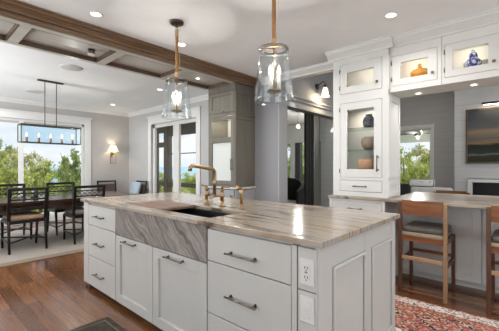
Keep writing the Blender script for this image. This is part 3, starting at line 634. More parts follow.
# ------------------------------------------------------------------ kitchen island
XF = 1.271; YE = 0.72
def drawer(parent, f, at, u, v, hl, m=ISLAND, hu=None, hv=None, panel=True):
    mb = MB(); fbox(mb, f, at, u, v, (0, .019), .002)
    d = mb.build('drawer', m, parent)
    pull(d, f, at, (u[0]+u[1])/2 if hu is None else hu, (v[0]+v[1])/2 if hv is None else hv, hl)
    return d
g = 0.003
c = thing('drawer_cabinet', 'white three-drawer island cabinet at the far left end of the sink', 'cabinet', (1.6, 3.1, 0), 'island cabinets')
MB().box((XF+.022, 2.36), (2.772, 3.385), (.04, .882)).build('body', ISLAND, c)
MB().box((XF, XF+.12), (3.388, 3.51), (.04, .882), .003).build('corner_post', ISLAND, c)
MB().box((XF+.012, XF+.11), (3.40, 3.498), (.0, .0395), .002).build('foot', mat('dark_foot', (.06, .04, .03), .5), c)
MB().box((XF+.125, 2.36), (3.388, 3.51), (.04, .882), .002).build('end_panel', ISLAND, c)
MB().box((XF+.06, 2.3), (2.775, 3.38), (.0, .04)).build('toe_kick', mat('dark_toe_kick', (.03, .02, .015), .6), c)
for z0, z1, hz in ((.66, .862, .757), (.347, .654, .489), (.045, .341, .186)): drawer(c, 'x', XF, (2.775, 3.382), (z0, z1), .20, hu=3.10, hv=hz)
c = thing('sink_cabinet', 'white two-door island cabinet under the stone apron sink', 'cabinet', (1.6, 2.14, 0), 'island cabinets')
MB().box((XF+.022, 2.36), (1.506, 2.768), (.04, .63)).box((1.72, 2.36), (1.506, 2.768), (.63, .882)).build('body', ISLAND, c)
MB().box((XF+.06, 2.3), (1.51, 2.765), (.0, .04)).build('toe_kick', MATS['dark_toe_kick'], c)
for u, hu in (((2.150, 2.763), 2.497), ((1.510, 2.144), 1.842)):
    mb = MB(); shaker(mb, 'x', XF, u, (.045, .638), fr=.075, rec=.015); d = mb.build('door', ISLAND, c); pull(d, 'x', XF, hu, .605, .21)
c = thing('drawer_cabinet', 'white wide island drawer cabinet right of the stone sink apron', 'cabinet', (1.6, 1.18, 0), 'island cabinets')
MB().box((XF+.022, 2.34), (.838, 1.503), (.04, .882)).box((XF, XF+.022), (.838, .868), (.04, .868)).build('body', ISLAND, c)
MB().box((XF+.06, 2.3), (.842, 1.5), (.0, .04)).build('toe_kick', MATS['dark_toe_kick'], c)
for z0, z1, hz in ((.668, .862, .748), (.345, .662, .497), (.045, .338, .19)): drawer(c, 'x', XF, (.872, 1.5), (z0, z1), .225, hu=1.196, hv=hz)
c = thing('end_cabinet', 'white panelled island end with an outlet beside the drawers', 'cabinet', (1.8, .78, 0), 'island cabinets')
MB().box((XF+.022, 2.34), (YE+.022, .835), (.04, .882)).build('body', ISLAND, c)
for z0, z1 in ((.664, .866), (.045, .658)):
    mb = MB(); fbox(mb, 'x', XF, (YE+.012, .832), (z0, z1), (0, .019), .002); mb.build('front_panel', ISLAND, c)
ep = MB()   # end face with two recessed panels
for u in ((XF+.008, 1.408), (1.812, 1.911), (2.293, 2.365)): fbox(ep, 'y', YE, u, (.04, .882), (0, .022), .002)
for u in ((1.408, 1.812), (1.911, 2.293)):
    fbox(ep, 'y', YE, u, (.04, .882), (.003, .022))
ep.build('end_panel', ISLAND, c)
for u in ((1.408, 1.812), (1.911, 2.293)):   # raised moulding round each panel
    mo = MB()
    for k in ((u[0], u[0]+.020), (u[1]-.020, u[1])): fbox(mo, 'y', YE, k, (.13, .757), (-.013, .0028), .004)
    for k in ((.737, .757), (.13, .15)): fbox(mo, 'y', YE, (u[0]+.018, u[1]-.018), k, (-.013, .0028), .004)
    mo.build('panel_moulding', ISLAND, c)
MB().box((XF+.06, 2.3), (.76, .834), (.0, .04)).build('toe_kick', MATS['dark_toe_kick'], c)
def outlet(z0, z1, label, rocker):
    o = thing('outlet', label, 'outlet', (XF, .78, z0), None)
    MB().box((XF-.007, XF-.0005), (.741, .819), (z0, z1), .003).build('cover_plate', mat('outlet_white', (.64, .63, .61), .35), o)
    zc = (z0+z1)/2
    MB().box((XF-.010, XF-.007), (.760, .800), (zc-.038, zc+.038), .0015).build('insert', MATS['outlet_white'], o)
    if not rocker:
        s = MB()
        for zz in (zc-.022, zc+.022):
            for yy in (.773, .787): s.box((XF-.0108, XF-.0100), (yy-.002, yy+.002), (zz-.005, zz+.006))
            s.cyl((XF-.0108, .780, zz-.013), (XF-.0100, .780, zz-.013), .0035, n=8)
        for yy in (.776, .784): s.box((XF-.0108, XF-.0100), (yy-.003, yy+.003), (zc-.003, zc+.003))
        s.build('sockets', BLACKM, o)
    else:
        MB().box((XF-.013, XF-.0102), (.772, .788), (zc-.018, zc+.018), .001).build('rocker', MATS['outlet_white'], o)
outlet(.692, .815, 'white power outlet with dark sockets on the island front corner', False)
outlet(.515, .638, 'white blank switch plate below the outlet on the island', True)

wt = MB().slab([1.241, 1.345, 1.70, 2.372], [.687, 1.565, 2.735, 3.535], .884, .914, {(1, 1)})
bmesh.ops.bevel(wt.bm, geom=[e for e in wt.bm.edges if e.is_boundary or (len(e.link_faces) == 2 and e.calc_face_angle(0) > 1)], offset=.004, segments=2, profile=.5, affect='EDGES')
solo('island_worktop', wt, STONE, 'brown and cream banded stone worktop of the island', 'worktop', (1.8, 2.1, .884))
sk = thing('apron_sink', 'stone-fronted apron sink with a black basin in the island', 'sink', (1.5, 2.14, .645))
MB().box((1.266, 1.345), (1.508, 2.768), (.646, .8835), .003).build('apron', APRON, sk)
bs = MB()
bs.box((1.347, 1.362), (1.55, 2.75), (.66, .882)); bs.box((1.685, 1.70), (1.55, 2.75), (.66, .882)); bs.box((1.362, 1.685), (1.55, 1.566), (.66, .882)); bs.box((1.362, 1.685), (2.734, 2.75), (.66, .882)); bs.box((1.347, 1.70), (1.55, 2.75), (.648, .66))
bs.build('basin', SINKBLK, sk)
MB().lathe([(.045, .0005), (.045, .004), (.03, .006), (0, .003)], (1.53, 1.85, .66)).build('drain', PEWTER, sk)
cbm = MB().box((1.347, 1.70), (2.16, 2.733), (.8935, .9165), .004); cbm.box((1.36, 1.69), (2.17, 2.25), (.9165, .9185))
solo('cutting_board', cbm, BOARD, 'brown wooden cutting board covering the left part of the sink', 'cutting board', (1.53, 2.44, .8935))

# bridge faucet
fa = thing('bridge_faucet', 'aged brass bridge faucet with an angled spout behind the sink', 'faucet', (1.79, 2.02, .914))
fxx = 1.79
col = lambda y: MB().lathe([(0, 0), (.028, 0), (.028, .008), (.02, .014), (.015, .03), (.015, .075), (.020, .080), (.020, .098), (.014, .105), (.014, .130), (.017, .135), (.017, .150), (0, .152)], (fxx, y, .9145), 20)
col(2.125).build('valve', BRASS, fa); col(1.925).build('valve', BRASS, fa)
MB().cyl((fxx, 1.925, 1.002), (fxx, 2.125, 1.002), .010).ball((fxx, 2.02, 1.002), .018).build('bridge', BRASS, fa)
sp = [(fxx, 2.02, 1.0), (fxx, 2.02, 1.12), (fxx, 2.02, 1.205), (fxx-.012, 2.02, 1.222), (fxx-.03, 2.02, 1.23), (fxx-.12, 2.02, 1.243), (fxx-.22, 2.02, 1.258), (fxx-.245, 2.02, 1.257), (fxx-.258, 2.02, 1.245), (fxx-.262, 2.02, 1.215)]
MB().tube(sp, [.0155]*9+[.0165], 14).build('spout', BRASS, fa)
for y, s in ((2.125, 1), (1.925, -1)):
    h = MB(); h.cyl((fxx, y, 1.066), (fxx, y, 1.085), .011); h.cyl((fxx, y, 1.078), (fxx+.01, y+s*.075, 1.083), .006, .0075, n=10); h.ball((fxx+.01, y+s*.075, 1.083), .009, u=10, v=8); h.build('lever', BRASS, fa)
sy = thing('side_sprayer', 'aged brass hand sprayer standing right of the bridge faucet', 'sprayer', (1.79, 1.70, .914))
MB().lathe([(0, 0), (.026, 0), (.026, .007), (.018, .014), (.014, .035), (.016, .04), (0, .041)], (1.79, 1.70, .9145), 20).build('base', BRASS, sy)
MB().lathe([(0, .041), (.012, .041), (.0125, .085), (.017, .12), (.018, .15), (.012, .165), (0, .166)], (1.79, 1.70, .9145), 18).build('handle', BRASS, sy)
MB().cyl((1.79, 1.70, 1.072), (1.735, 1.70, 1.09), .011, .015).build('spray_head', BRASS, sy)
MB().cyl((1.80, 1.698, 1.06), (1.83, 1.60, 1.085), .0045, .006, n=8).build('lever', BRASS, sy)

# ------------------------------------------------------------------ pendants
def pendant(y, label):
    x = 1.70
    o = thing('pendant_light', label, 'light', (x, y, H), 'glass pendants over the island')
    MB().lathe([(0, 0), (.063, 0), (.063, -.012), (.055, -.022), (.012, -.026), (0, -.026)], (x, y, H-.0005), 28).cyl((x, y, H-.05), (x, y, H-.02), .014, n=14).build('canopy', BRONZE, o)
    lk = MB()
    for k in range(2):
        z = 2.538-k*.022; a = k*PI/2; pts = [(x+.010*math.cos(q)*math.cos(a), y+.010*math.cos(q)*math.sin(a), z+.017*math.sin(q)) for q in [i*PI/5 for i in range(11)]]
        lk.tube(pts, .003, 6)
    lk.build('chain_link', BRASS, o)
    cd = MB(); cd.cyl((x, y, 2.085), (x, y, 2.52), .0125, n=14)
    for k in range(34): cd.lathe([(.0125, -.005), (.0155, 0), (.0125, .005)], (x, y, 2.095+k*.0125), 12)
    cdo = cd.build('wrapped_cord', ROPE, o)
    for za, zb in ((2.46, 2.523), (2.07, 2.125)): MB().cyl((x, y, za), (x, y, zb), .0175, n=14).build('collar', mat('tan_leather_collar', (.50, .33, .17), .6), cdo)
    MB().tube([(x+.02, y-.01, 2.54), (x+.028, y-.018, 2.45), (x+.022, y-.02, 2.35), (x+.024, y-.012, 2.22), (x+.016, y-.006, 2.12)], .0022, 6).build('wire', mat('pale_wire', (.6, .52, .4), .5), o)
    T, B = 2.055, 1.705
    g = MB(); g.lathe([(.098, T), (.108, T-.09), (.134, B+.02), (.137, B), (.132, B-.004), (.129, B+.02), (.103, T-.09), (.093, T)], (x, y, 0), 48, True); sh = g.build('glass_shade', GLASS_SH, o)
    MB().lathe([(.099, T+.008), (.1015, T+.004), (.1025, T-.014), (.0985, T-.014), (.092, T+.008)], (x, y, 0), 40, True).build('rim_band', mat('rim_silver', (.22, .21, .195), .3, 1.0), sh)
    fr = MB()
    for k in range(3):
        a = k*2*PI/3+.4; fr.cyl((x, y, T+.005), (x+.095*math.cos(a), y+.095*math.sin(a), T+.002), .004, n=8)
    fr.build('spider', BRASS, sh)
    MB().cyl((x, y, 1.77), (x, y, T+.02), .005, n=10).lathe([(0, .0), (.05, .0), (.052, .006), (.01, .012), (0, .012)], (x, y, 1.765), 24).ball((x, y, 1.758), .011).build('stem', BRASS, o)
    for k in range(3):
        a = k*2*PI/3+.9; px_, py_ = x+.036*math.cos(a), y+.036*math.sin(a)
        cn = MB().cyl((px_, py_, 1.777), (px_, py_, 1.875), .0135, n=14).build('candle', CANDLE, o)
        MB().lathe([(0, .0), (.009, .002), (.014, .02), (.0135, .03), (.006, .055), (0, .068)], (px_, py_, 1.876), 12).build('bulb', BULB, cn)
    l = lamp('pendant_glow', 'POINT', (0, 0, 1.96-H), 15.0, (1.0, .95, .87), shadow_soft_size=.008); l.parent = o
pendant(2.447, 'clear glass pendant lamp on a wrapped cord nearer the wooden ceiling beam')
pendant(1.307, 'clear glass pendant lamp on a wrapped cord above the island outlet end')

# ------------------------------------------------------------------ recessed lamps
can(1.133, 2.849, H, 'round recessed ceiling lamp beyond the beam side of the island, far left')
can(2.05, 2.855, H, 'small round recessed ceiling lamp behind the wrapped pendant cord')
can(2.899, .919, H, 'round recessed ceiling lamp in front of the white wall cabinets')
can(3.21, 5.16, HD, 'round recessed dining ceiling lamp left of the nearer-beam pendant', group='recessed lamps in the dining ceiling')
can(3.25, 7.22, HD, 'round recessed dining ceiling lamp above the wall sconce', group='recessed lamps in the dining ceiling')
can(2.88, 3.617, 2.548, 'small recessed lamp in the wooden beam soffit beside the tall grey cabinet', w=3, r=.03, group='lamps on the beam')
can(3.69, .89, 2.038, 'small recessed lamp under the wall cabinet holding the amber bowl', w=1.3, r=.026, group='lamps under the wall cabinets')
can(3.66, .40, 2.038, 'small recessed lamp under the wall cabinet holding the blue vase', w=1.3, r=.026, group='lamps under the wall cabinets')
# extra ceiling lamps added without fixtures to brighten the rooms
for x, y, z in ((1.13, .4, H), (-.6, 1.2, H), (.6, -1.4, H), (2.9, -.7, H), (2.9, -2.2, H), (2.9, 2.2, H), (-.4, 5.2, HD), (-.4, 7.0, HD), (1.2, 4.7, HD), (1.2, 7.5, HD), (5.2, 1.0, 3.24), (6.7, 1.6, 3.24), (6.7, -.5, 3.24), (5.2, -1.2, 3.24)):
    lamp('recessed_lamp', 'AREA', (x, y, z-.02), CAN_W*(0.65 if x > 4 else 1.0), (1.0, .975, .945), (0, 0, 0), shape='DISK', size=.085, spread=2.6)
sp_ = thing('spotlight', 'small brown drum spotlight fixed to the beam soffit', 'light', (1.385, 3.61, 2.548))
MB().cyl((1.385, 3.61, 2.5475), (1.385, 3.61, 2.50), .036, n=24).build('body', BRONZE, sp_); MB().cyl((1.385, 3.61, 2.499), (1.385, 3.61, 2.485), .036, n=24).build('white_ring', TRIM, sp_)
for x, y, r, lab in ((1.68, 7.08, .15, 'flat round white speaker grille in the dining ceiling left of the chandelier'), (1.63, 4.98, .15, 'flat round white vent in the dining ceiling nearest the beam')):
    o = thing('ceiling_speaker', lab, 'speaker', (x, y, HD)); MB().lathe([(0, -.0005), (r, -.0005), (r, -.006), (r-.012, -.010), (0, -.006)], (x, y, HD), 32).build('grille', mat('grille_white', (.60, .59, .58), .8), o)

# ------------------------------------------------------------------ tall grey oak pantry
pa = thing('pantry_cabinet', 'tall grey oak cabinet with glass doors standing under the end of the beam', 'cabinet', (3.5, 3.55, 0))
PX0, PX1, PY0, PY1 = 3.31, 3.728, 3.262, 3.86
bd = MB()
bd.box((PX0, PX1), (PY0, PY0+.02), (.09, 2.512)).box((PX0, PX1), (PY1-.02, PY1), (.09, 2.512)).box((PX1-.02, PX1), (PY0+.02, PY1-.02), (.09, 2.512))
for z in (.09, .93, 1.66, 2.035, 2.46): bd.box((PX0, PX1-.02), (PY0+.02, PY1-.02), (z, z+.03 if z < 2.4 else 2.512))
bd.box((PX0-.02, PX0), (PY0, PY1), (2.41, 2.512)).box((PX0-.02, PX0), (PY0, PY0+.022), (.09, 2.41)).box((PX0-.02, PX0), (PY1-.022, PY1), (.09, 2.41)).box((PX0-.02, PX0), (PY0+.022, PY1-.022), (2.03, 2.075)).box((PX0-.02, PX0), (PY0+.022, PY1-.022), (.92, .97))
bd.box((PX0+.03, PX1), (PY0+.01, PY1-.01), (0, .09)); bd.build('body', GREYWOOD, pa)
sdp = MB()
for z0, z1 in ((.96, 2.02), (2.06, 2.40)): shaker(sdp, 'y', PY0-.016, (PX0-.015, PX1), (z0, z1), .016, .055, .009)
sdp.box((PX0-.02, PX1), (PY0-.022, PY0), (2.025, 2.055)); sdp.build('side_panel', GREYWOOD, pa)
mb = MB(); shaker(mb, 'y', PY0-.016, (PX0-.015, PX1), (.10, .90), .016, .055, .009); mb.build('base_side_panel', mat('pale_grey_base_paint', (.36, .36, .365), .45), pa)
MB().box((PX0-.045, PX1), (PY0-.035, PY0-.0165), (.915, .94), .002).box((PX0-.045, PX0-.0225), (PY0-.0165, PY1), (.915, .94), .002).build('counter_edge', mat('pale_counter', (.62, .61, .59), .25), pa)
mb = MB(); shaker(mb, 'x', PX0-.022, (PY0+.025, PY1-.025), (2.08, 2.405), .022, .06, .012); d = mb.build('upper_door', GREYWOOD, pa)
MB().ball((PX0-.034, 3.50, 2.094), .011, u=10, v=8).build('knob', BRONZE, d)
mb = MB(); u = (PY0+.025, PY1-.025)
for a in ((u[0], u[0]+.058), (u[1]-.058, u[1])): fbox(mb, 'x', PX0-.022, a, (.975, 2.025), (0, .022), .001)
for v in ((.975, 1.035), (1.625, 1.70), (1.965, 2.025)): fbox(mb, 'x', PX0-.022, (u[0]+.058, u[1]-.058), v, (0, .022), .001)
d = mb.build('glass_door', GREYWOOD, pa); pull(d, 'x', PX0-.022, PY0+.055, 1.28, .16, BRONZE, True)
for v in ((1.03, 1.63), (1.695, 1.97)): MB().box((PX0-.013, PX0-.009), (u[0]+.055, u[1]-.055), v).build('pane', GLASS, d)
MB().box((PX1-.026, PX1-.021), (PY0+.022, PY1-.022), (.962, 2.03)).build('back_lining', mat('white_lining', (.82, .80, .77), .6), pa)
MB().box((PX0+.002, PX0+.008), (PY0+.03, PY1-.03), (.99, 1.62)).build('inner_screen', mat('white_cloth', (.78, .77, .75), .9), pa)
mb = MB(); shaker(mb, 'x', PX0-.022, (PY0+.025, PY1-.025), (.10, .90), .022, .06, .012); d = mb.build('lower_door', mat('pale_grey_base_paint', (.36, .36, .365), .45), pa); pull(d, 'x', PX0-.022, PY0+.055, .75, .14, BRONZE, True)
l = lamp('cabinet_lamp', 'POINT', (-.04, 0, 1.96), 5.0, (1, .90, .74), shadow_soft_size=.02); l.parent = pa

# ------------------------------------------------------------------ white display hutch
hu = thing('display_hutch', 'white glazed display hutch standing on the wall counter', 'cabinet', (3.6, 1.42, .916))
HX0, HX1, HY0, HY1 = 3.44, 3.797, 1.114, 1.74
bd = MB(); B0, B1 = .916, 2.56
bd.box((HX0, HX1), (HY0, HY0+.02), (B0, B1)).box((HX0, HX1), (HY1-.02, HY1), (B0, B1)).box((HX1-.012, HX1), (HY0+.02, HY1-.02), (B0, B1))
for z in ((.917, .96), (1.10, 1.195), (1.985, 2.075), (2.44, 2.56)): bd.box((HX0, HX1-.012), (HY0+.02, HY1-.02), z)
xf = 3.42   # face frame
bd.box((xf, HX0), (HY0, 1.174), (B0, 2.60)).box((xf, HX0), (1.655, HY1), (B0, 2.60))
for z in ((B0, .968), (1.098, 1.128), (1.985, 2.09), (2.432, 2.60)): bd.box((xf, HX0), (1.174, 1.655), z)
bd.build('body', WHITE, hu)
spn = MB()
for z0, z1 in ((.93, 1.10), (1.13, 2.0), (2.06, 2.43)): shaker(spn, 'y', HY0-.012, (xf, HX1), (z0, z1), .012, .05, .007)
spn.build('side_panel', WHITE, hu)
IN = mat('cream_interior', (.78, .75, .69), .6)
MB().box((HX1-.016, HX1-.0125), (HY0+.022, HY1-.022), (1.197, 1.98)).box((HX1-.016, HX1-.0125), (HY0+.022, HY1-.022), (2.08, 2.435)).build('back_lining', IN, hu)
def glass_door(parent, at, u, v, gu, gv, m, hinge_u, knob=None, barv=None):
    mb = MB()
    fbox(mb, 'x', at, (u[0], gu[0]), v, (0, .02), .001); fbox(mb, 'x', at, (gu[1], u[1]), v, (0, .02), .001); fbox(mb, 'x', at, gu, (v[0], gv[0]), (0, .02), .001); fbox(mb, 'x', at, gu, (gv[1], v[1]), (0, .02), .001)
    d = mb.build('glass_door', m, parent)
    MB().box((at+.009, at+.012), (gu[0]-.004, gu[1]+.004), (gv[0]-.004, gv[1]+.004)).build('pane', GLASS, d)
    for z in (v[0]+.07, v[1]-.07): MB().cyl((at-.004, hinge_u, z-.022), (at-.004, hinge_u, z+.022), .005, n=8).build('hinge', PEWTER, d)
    if knob: MB().cyl((at, *knob), (at-.016, *knob), .006, n=10).box((at-.028, at-.016), (knob[0]-.013, knob[0]+.013), (knob[1]-.013, knob[1]+.013), .003).build('knob', PEWTER, d)
    if barv: pull(d, 'x', at, *barv, .17, PEWTER, True)
    return d
glass_door(hu, xf-.002, (1.178, 1.651), (2.094, 2.428), (1.262, 1.58), (2.170, 2.335), WHITE, 1.657, (1.222, 2.168))
glass_door(hu, xf-.002, (1.178, 1.651), (1.132, 1.981), (1.262, 1.570), (1.222, 1.90), WHITE, 1.657, None, (1.219, 1.285))
mb = MB(); fbox(mb, 'x', xf-.002, (1.178, 1.651), (.972, 1.094), (0, .02), .002); d = mb.build('drawer', WHITE, hu); pull(d, 'x', xf-.002, 1.412, 1.029, .15)
SHG = glass('shelf_glass', (.80, .83, .82), 1.0)
for z in (1.44, 1.69): MB().box((HX0+.03, HX1-.018), (HY0+.022, HY1-.022), (z, z+.008)).build('glass_shelf', SHG, hu)
mb = MB().cyl((3.60, 1.43, 1.984), (3.60, 1.43, 1.975), .03, n=20); mb.build('puck_light', LENS, hu)
l = lamp('cabinet_lamp', 'AREA', (0, .01, 1.97-.916), 2.0, (1, .93, .82), shape='DISK', size=.05, spread=2.8); l.parent = hu
l = lamp('cabinet_lamp', 'POINT', (-.02, .01, 2.38-.916), 1.2, (1, .92, .80), shadow_soft_size=.02); l.parent = hu
# contents of the hutch
def vessel(name, prof, c, m, label, cat): 
    return solo(name, MB().lathe(prof, c, 28), m, label, cat, c)
SB = mat('speckled_brown', (.30, .21, .15), .6, var=.35, vscale=40, stretch=(1, 1, 5)); TC = mat('terracotta_weave', (.48, .26, .15), .8, var=.3, vscale=60, bump=.6, bscale=90)
pot = vessel('jar', [(0, .0), (.045, 0), (.062, .03), (.07, .075), (.055, .12), (.035, .14), (.04, .155), (.032, .155), (.027, .14), (0, .13)], (3.60, 1.385, 1.699), mat('black_white_glaze', (.10, .10, .12), .3, var=.95, vscale=26), 'black and white glazed jar on the top shelf of the glass hutch', 'jar')
box1 = solo('storage_box', MB().box((3.52, 3.66), (1.27, 1.43), (1.598, 1.66), .004), mat('pale_blue_box', (.42, .52, .58), .6), 'pale blue box on the stand below the black and white jar', 'box', (3.59, 1.35, 1.598)) if False else None
vessel('bowl', [(0, 0), (.05, 0), (.085, .03), (.098, .075), (.09, .12), (.06, .145), (.055, .142), (.08, .115), (.088, .075), (.04, .015), (0, .012)], (3.60, 1.375, 1.449), SB, 'brown speckled round bowl on the middle shelf of the glass hutch', 'bowl')
vessel('basket', [(0, 0), (.07, 0), (.10, .04), (.108, .09), (.085, .145), (.075, .145), (.095, .09), (.06, .015), (0, .012)], (3.58, 1.40, 1.1955), TC, 'terracotta coloured round basket at the bottom of the glass hutch', 'basket')
solo('plate', MB().lathe([(0, 0), (.05, 0), (.098, .012), (.10, .016), (.05, .006), (0, .005)], (0, 0, 0), 28), mat('pale_blue_glaze', (.45, .56, .62), .3), 'pale blue plate leaning behind the brown speckled bowl', 'plate', (0, 0, 0))
pl = bpy.data.objects['plate']; pl.rotation_euler = (0, math.radians(-78), 0); pl.location = (3.765, 1.36, 1.551)
pl2 = copy_tree(pl, 'pale blue plate leaning behind the terracotta basket'); pl2.location = (3.765, 1.36, 1.297)

# ------------------------------------------------------------------ wall cabinets over the peninsula
def wall_cabinet(y0, y1, gu, gv, knob, label):
    o = thing('wall_cabinet', label, 'cabinet', (3.63, (y0+y1)/2, 2.04), 'glazed wall cabinets over the peninsula')
    x0, x1 = 3.48, 3.797; bd = MB()
    bd.box((x0, x1), (y0, y0+.018), (2.045, 2.56)).box((x0, x1), (y1-.018, y1), (2.045, 2.56)).box((x1-.012, x1), (y0+.018, y1-.018), (2.045, 2.56))
    bd.box((x0, x1-.012), (y0+.018, y1-.018), (2.045, 2.170)).box((x0, x1-.012), (y0+.018, y1-.018), (2.43, 2.56))
    bd.box((3.46, x0), (y0, y0+.035), (2.04, 2.6)).box((3.46, x0), (y1-.022, y1), (2.04, 2.6)).box((3.46, x0), (y0+.035, y1-.022), (2.04, 2.098)).box((3.46, x0), (y0+.035, y1-.022), (2.415, 2.6))
    bd.build('body', WHITE2, o)
    MB().box((x1-.016, x1-.0125), (y0+.02, y1-.02), (2.172, 2.425)).build('back_lining', IN, o)
    MB().box((x1-.022, x1-.0165), (y0+.02, y1-.13), (2.172, 2.292)).build('grey_back_strip', mat('grey_strip', (.24, .23, .22), .6), o)
    glass_door(o, 3.458, (y0+.038, y1-.025), (2.101, 2.412), gu, gv, WHITE2, y1-.02, knob)
    l = lamp('cabinet_lamp', 'POINT', (-.02, .04, .33), 1.15, (1, .92, .80), shadow_soft_size=.02); l.parent = o
wall_cabinet(.632, 1.11, (.752, 1.002), (2.165, 2.335), (.706, 2.168), 'white glazed wall cabinet with an amber bowl inside, next to the hutch')
wall_cabinet(.155, .628, (.275, .545), (2.165, 2.345), (.233, 2.172), 'white glazed wall cabinet with a blue and white vase inside')
struct('trim_11', MB().box((3.46, 3.80), (-3.1, .152), (2.04, 2.598)).box((3.482, 3.799), (.16, 1.10), (2.0395, 2.0445)), WHITE2)
AMB = mat('amber_glass', (.78, .33, .03), .15, var=.25, vscale=30, emit=(.9, .35, .02), estr=0.0)
ab = thing('amber_bowl', 'amber glass lidded bowl in the wall cabinet next to the hutch', 'bowl', (3.56, .845, 2.1705))
MB().lathe([(0, 0), (.05, 0), (.085, .025), (.09, .05), (.07, .075), (.03, .09), (0, .092)], (3.56, .845, 2.171), 28).build('body', AMB, ab)
MB().lathe([(0, .0), (.02, .0), (.022, .015), (.012, .025), (.02, .04), (0, .052)], (3.56, .845, 2.263), 18).build('finial', AMB, ab)
BW = mat('blue_white_glaze', (.20, .24, .55), .2, var=.0, vscale=24)
nt = BW.node_tree
for n in nt.nodes:
    if n.type == 'VALTORGB': n.color_ramp.elements[0].position = .46; n.color_ramp.elements[0].color = (.03, .045, .28, 1); n.color_ramp.elements[1].position = .56; n.color_ramp.elements[1].color = (.62, .63, .70, 1)
bv = thing('ginger_jar', 'blue and white painted jar in the second wall cabinet', 'jar', (3.56, .395, 2.1705))
MB().lathe([(0, 0), (.045, 0), (.047, .008), (.066, .036), (.068, .056), (.046, .080), (.032, .098), (.030, .105), (0, .105)], (3.56, .395, 2.171), 28).build('body', BW, bv)
MB().lathe([(.0, .0), (.035, .0), (.035, .008), (.028, .034), (.013, .048), (.012, .056), (.015, .062), (0, .068)], (3.56, .395, 2.2765), 20).build('lid', BW, bv)

# base cabinet under the hutch, peninsula base and its worktop
bc = thing('base_cabinet', 'white drawer base cabinet under the glazed hutch', 'cabinet', (3.6, 1.46, 0))
MB().box((3.40, 3.795), (1.13, 1.765), (.09, .882)).box((3.45, 3.795), (1.14, 1.76), (0, .09)).box((3.37, 3.40), (1.13, 1.165), (.09, .882)).box((3.37, 3.40), (1.73, 1.765), (.09, .882)).box((3.37, 3.40), (1.165, 1.73), (.862, .882)).build('body', WHITE, bc)
for z0, z1 in ((.71, .858), (.40, .704), (.10, .394)):
    mb = MB(); shaker(mb, 'x', 3.369, (1.169, 1.726), (z0, z1), .02, .03, .006); d = mb.build('drawer', WHITE, bc); pull(d, 'x', 3.369, 1.447, (z0+z1)/2, .16)
pn = thing('peninsula_cabinet', 'white panelled peninsula cabinet behind the bar stools', 'cabinet', (4.2, 0, 0))
MB().box((3.874, 4.5), (-1.2, 1.125), (.07, .882)).box((3.92, 4.45), (-1.19, 1.12), (0, .07)).build('body', WHITE, pn)
for k in range(3):
    mb = MB(); shaker(mb, 'x', 3.852, (.36-.74*k, 1.09-.74*k), (.075, .875), .02, .075, .008); mb.build('front_panel', WHITE, pn)
ws = MB().slab([3.355, 3.80, 3.886, 4.56], [-1.3, 1.128, 1.782], .884, .914, {(1, 1), (2, 1)})
bmesh.ops.bevel(ws.bm, geom=[e for e in ws.bm.edges if len(e.link_faces) == 2 and e.calc_face_angle(0) > 1], offset=.003, segments=1, profile=.5, affect='EDGES')
solo('peninsula_worktop', ws, STONE, 'banded stone worktop of the peninsula running on under the hutch', 'worktop', (3.9, .2, .884))

# ------------------------------------------------------------------ bar stools
def bar_stool():
    o = thing('bar_stool', '', 'stool', (0, 0, 0), 'wooden bar stools at the peninsula')
    W = .195   # half width; the back faces -X, at x = 0
    for s in (-1, 1):
        nm = TANWOOD if s < 0 else WALNUT_Z
        MB().box((-.018, .018), (s*W-.016, s*W+.016), (0, .905), .003).build('back_leg', nm, o)
        MB().box((.372, .404), (s*W-.016, s*W+.016), (0, .57), .003).build('front_leg', WALNUT_Z, o)
        MB().box((.018, .372), (s*W-.011, s*W+.011), (.30, .335), .002).build('side_stretcher', WALNUT_Z, o)
        MB().box((.018, .372), (s*W-.011, s*W+.011), (.52, .57), .002).build('seat_rail', WALNUT_Z, o)
    MB().box((-.012, .012), (-W+.0165, W-.0165), (.335, .372), .003).build('footrest', TANWOOD_Y, o)
    MB().box((.376, .398), (-W+.0165, W-.0165), (.335, .365), .002).build('stretcher', WALNUT, o)
    MB().box((-.012, .012), (-W+.0165, W-.0165), (.012, .035), .002).build('floor_bar', WALNUT, o)
    for x in (-.011, .379): MB().box((x, x+.022), (-W+.0165, W-.0165), (.52, .57), .002).build('seat_rail', WALNUT, o)
    b = MB(); n = 10
    for i in range(n):
        y0 = -W+.017+(2*W-.034)*i/n; y1 = -W+.017+(2*W-.034)*(i+1)/n; c0 = -.020*(1-((y0)/W)**2); c1 = -.020*(1-((y1)/W)**2)
        b.prism([(c0-.010, y0), (c1-.010, y1), (c1+.010, y1), (c0+.010, y0)], 2, .782, .922)
    bmesh.ops.remove_doubles(b.bm, verts=b.bm.verts, dist=1e-4); b.build('backrest', WALNUT, o)
    cs = MB().box((.005, .385), (-W+.012, W-.012), (.606, .664), .025, 4)
    for f in cs.bm.faces: f.smooth = True
    for v in cs.bm.verts:
        if v.co.z > .636: v.co.z += .022*(1-(v.co.y/W)**2)*(1-((v.co.x-.195)/.22)**2)
    cs.build('seat', SEATGREY, o)
    MB().box((.003, .387), (-W+.011, W-.011), (.5705, .6055), .006, 2).build('seat_base', mat('tan_lit_seat_edge', (.36, .29, .21), .5, var=.1), o)  # tan is the light on the leather cushion's side, put into the colour
    return o
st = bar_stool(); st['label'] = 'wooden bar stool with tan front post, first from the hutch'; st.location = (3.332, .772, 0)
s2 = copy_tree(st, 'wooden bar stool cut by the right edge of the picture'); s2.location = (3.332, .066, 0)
s3 = copy_tree(st, 'wooden bar stool on the living room side of the peninsula, only its top rail showing'); s3.location = (4.99, .80, 0); s3.rotation_euler.z = PI

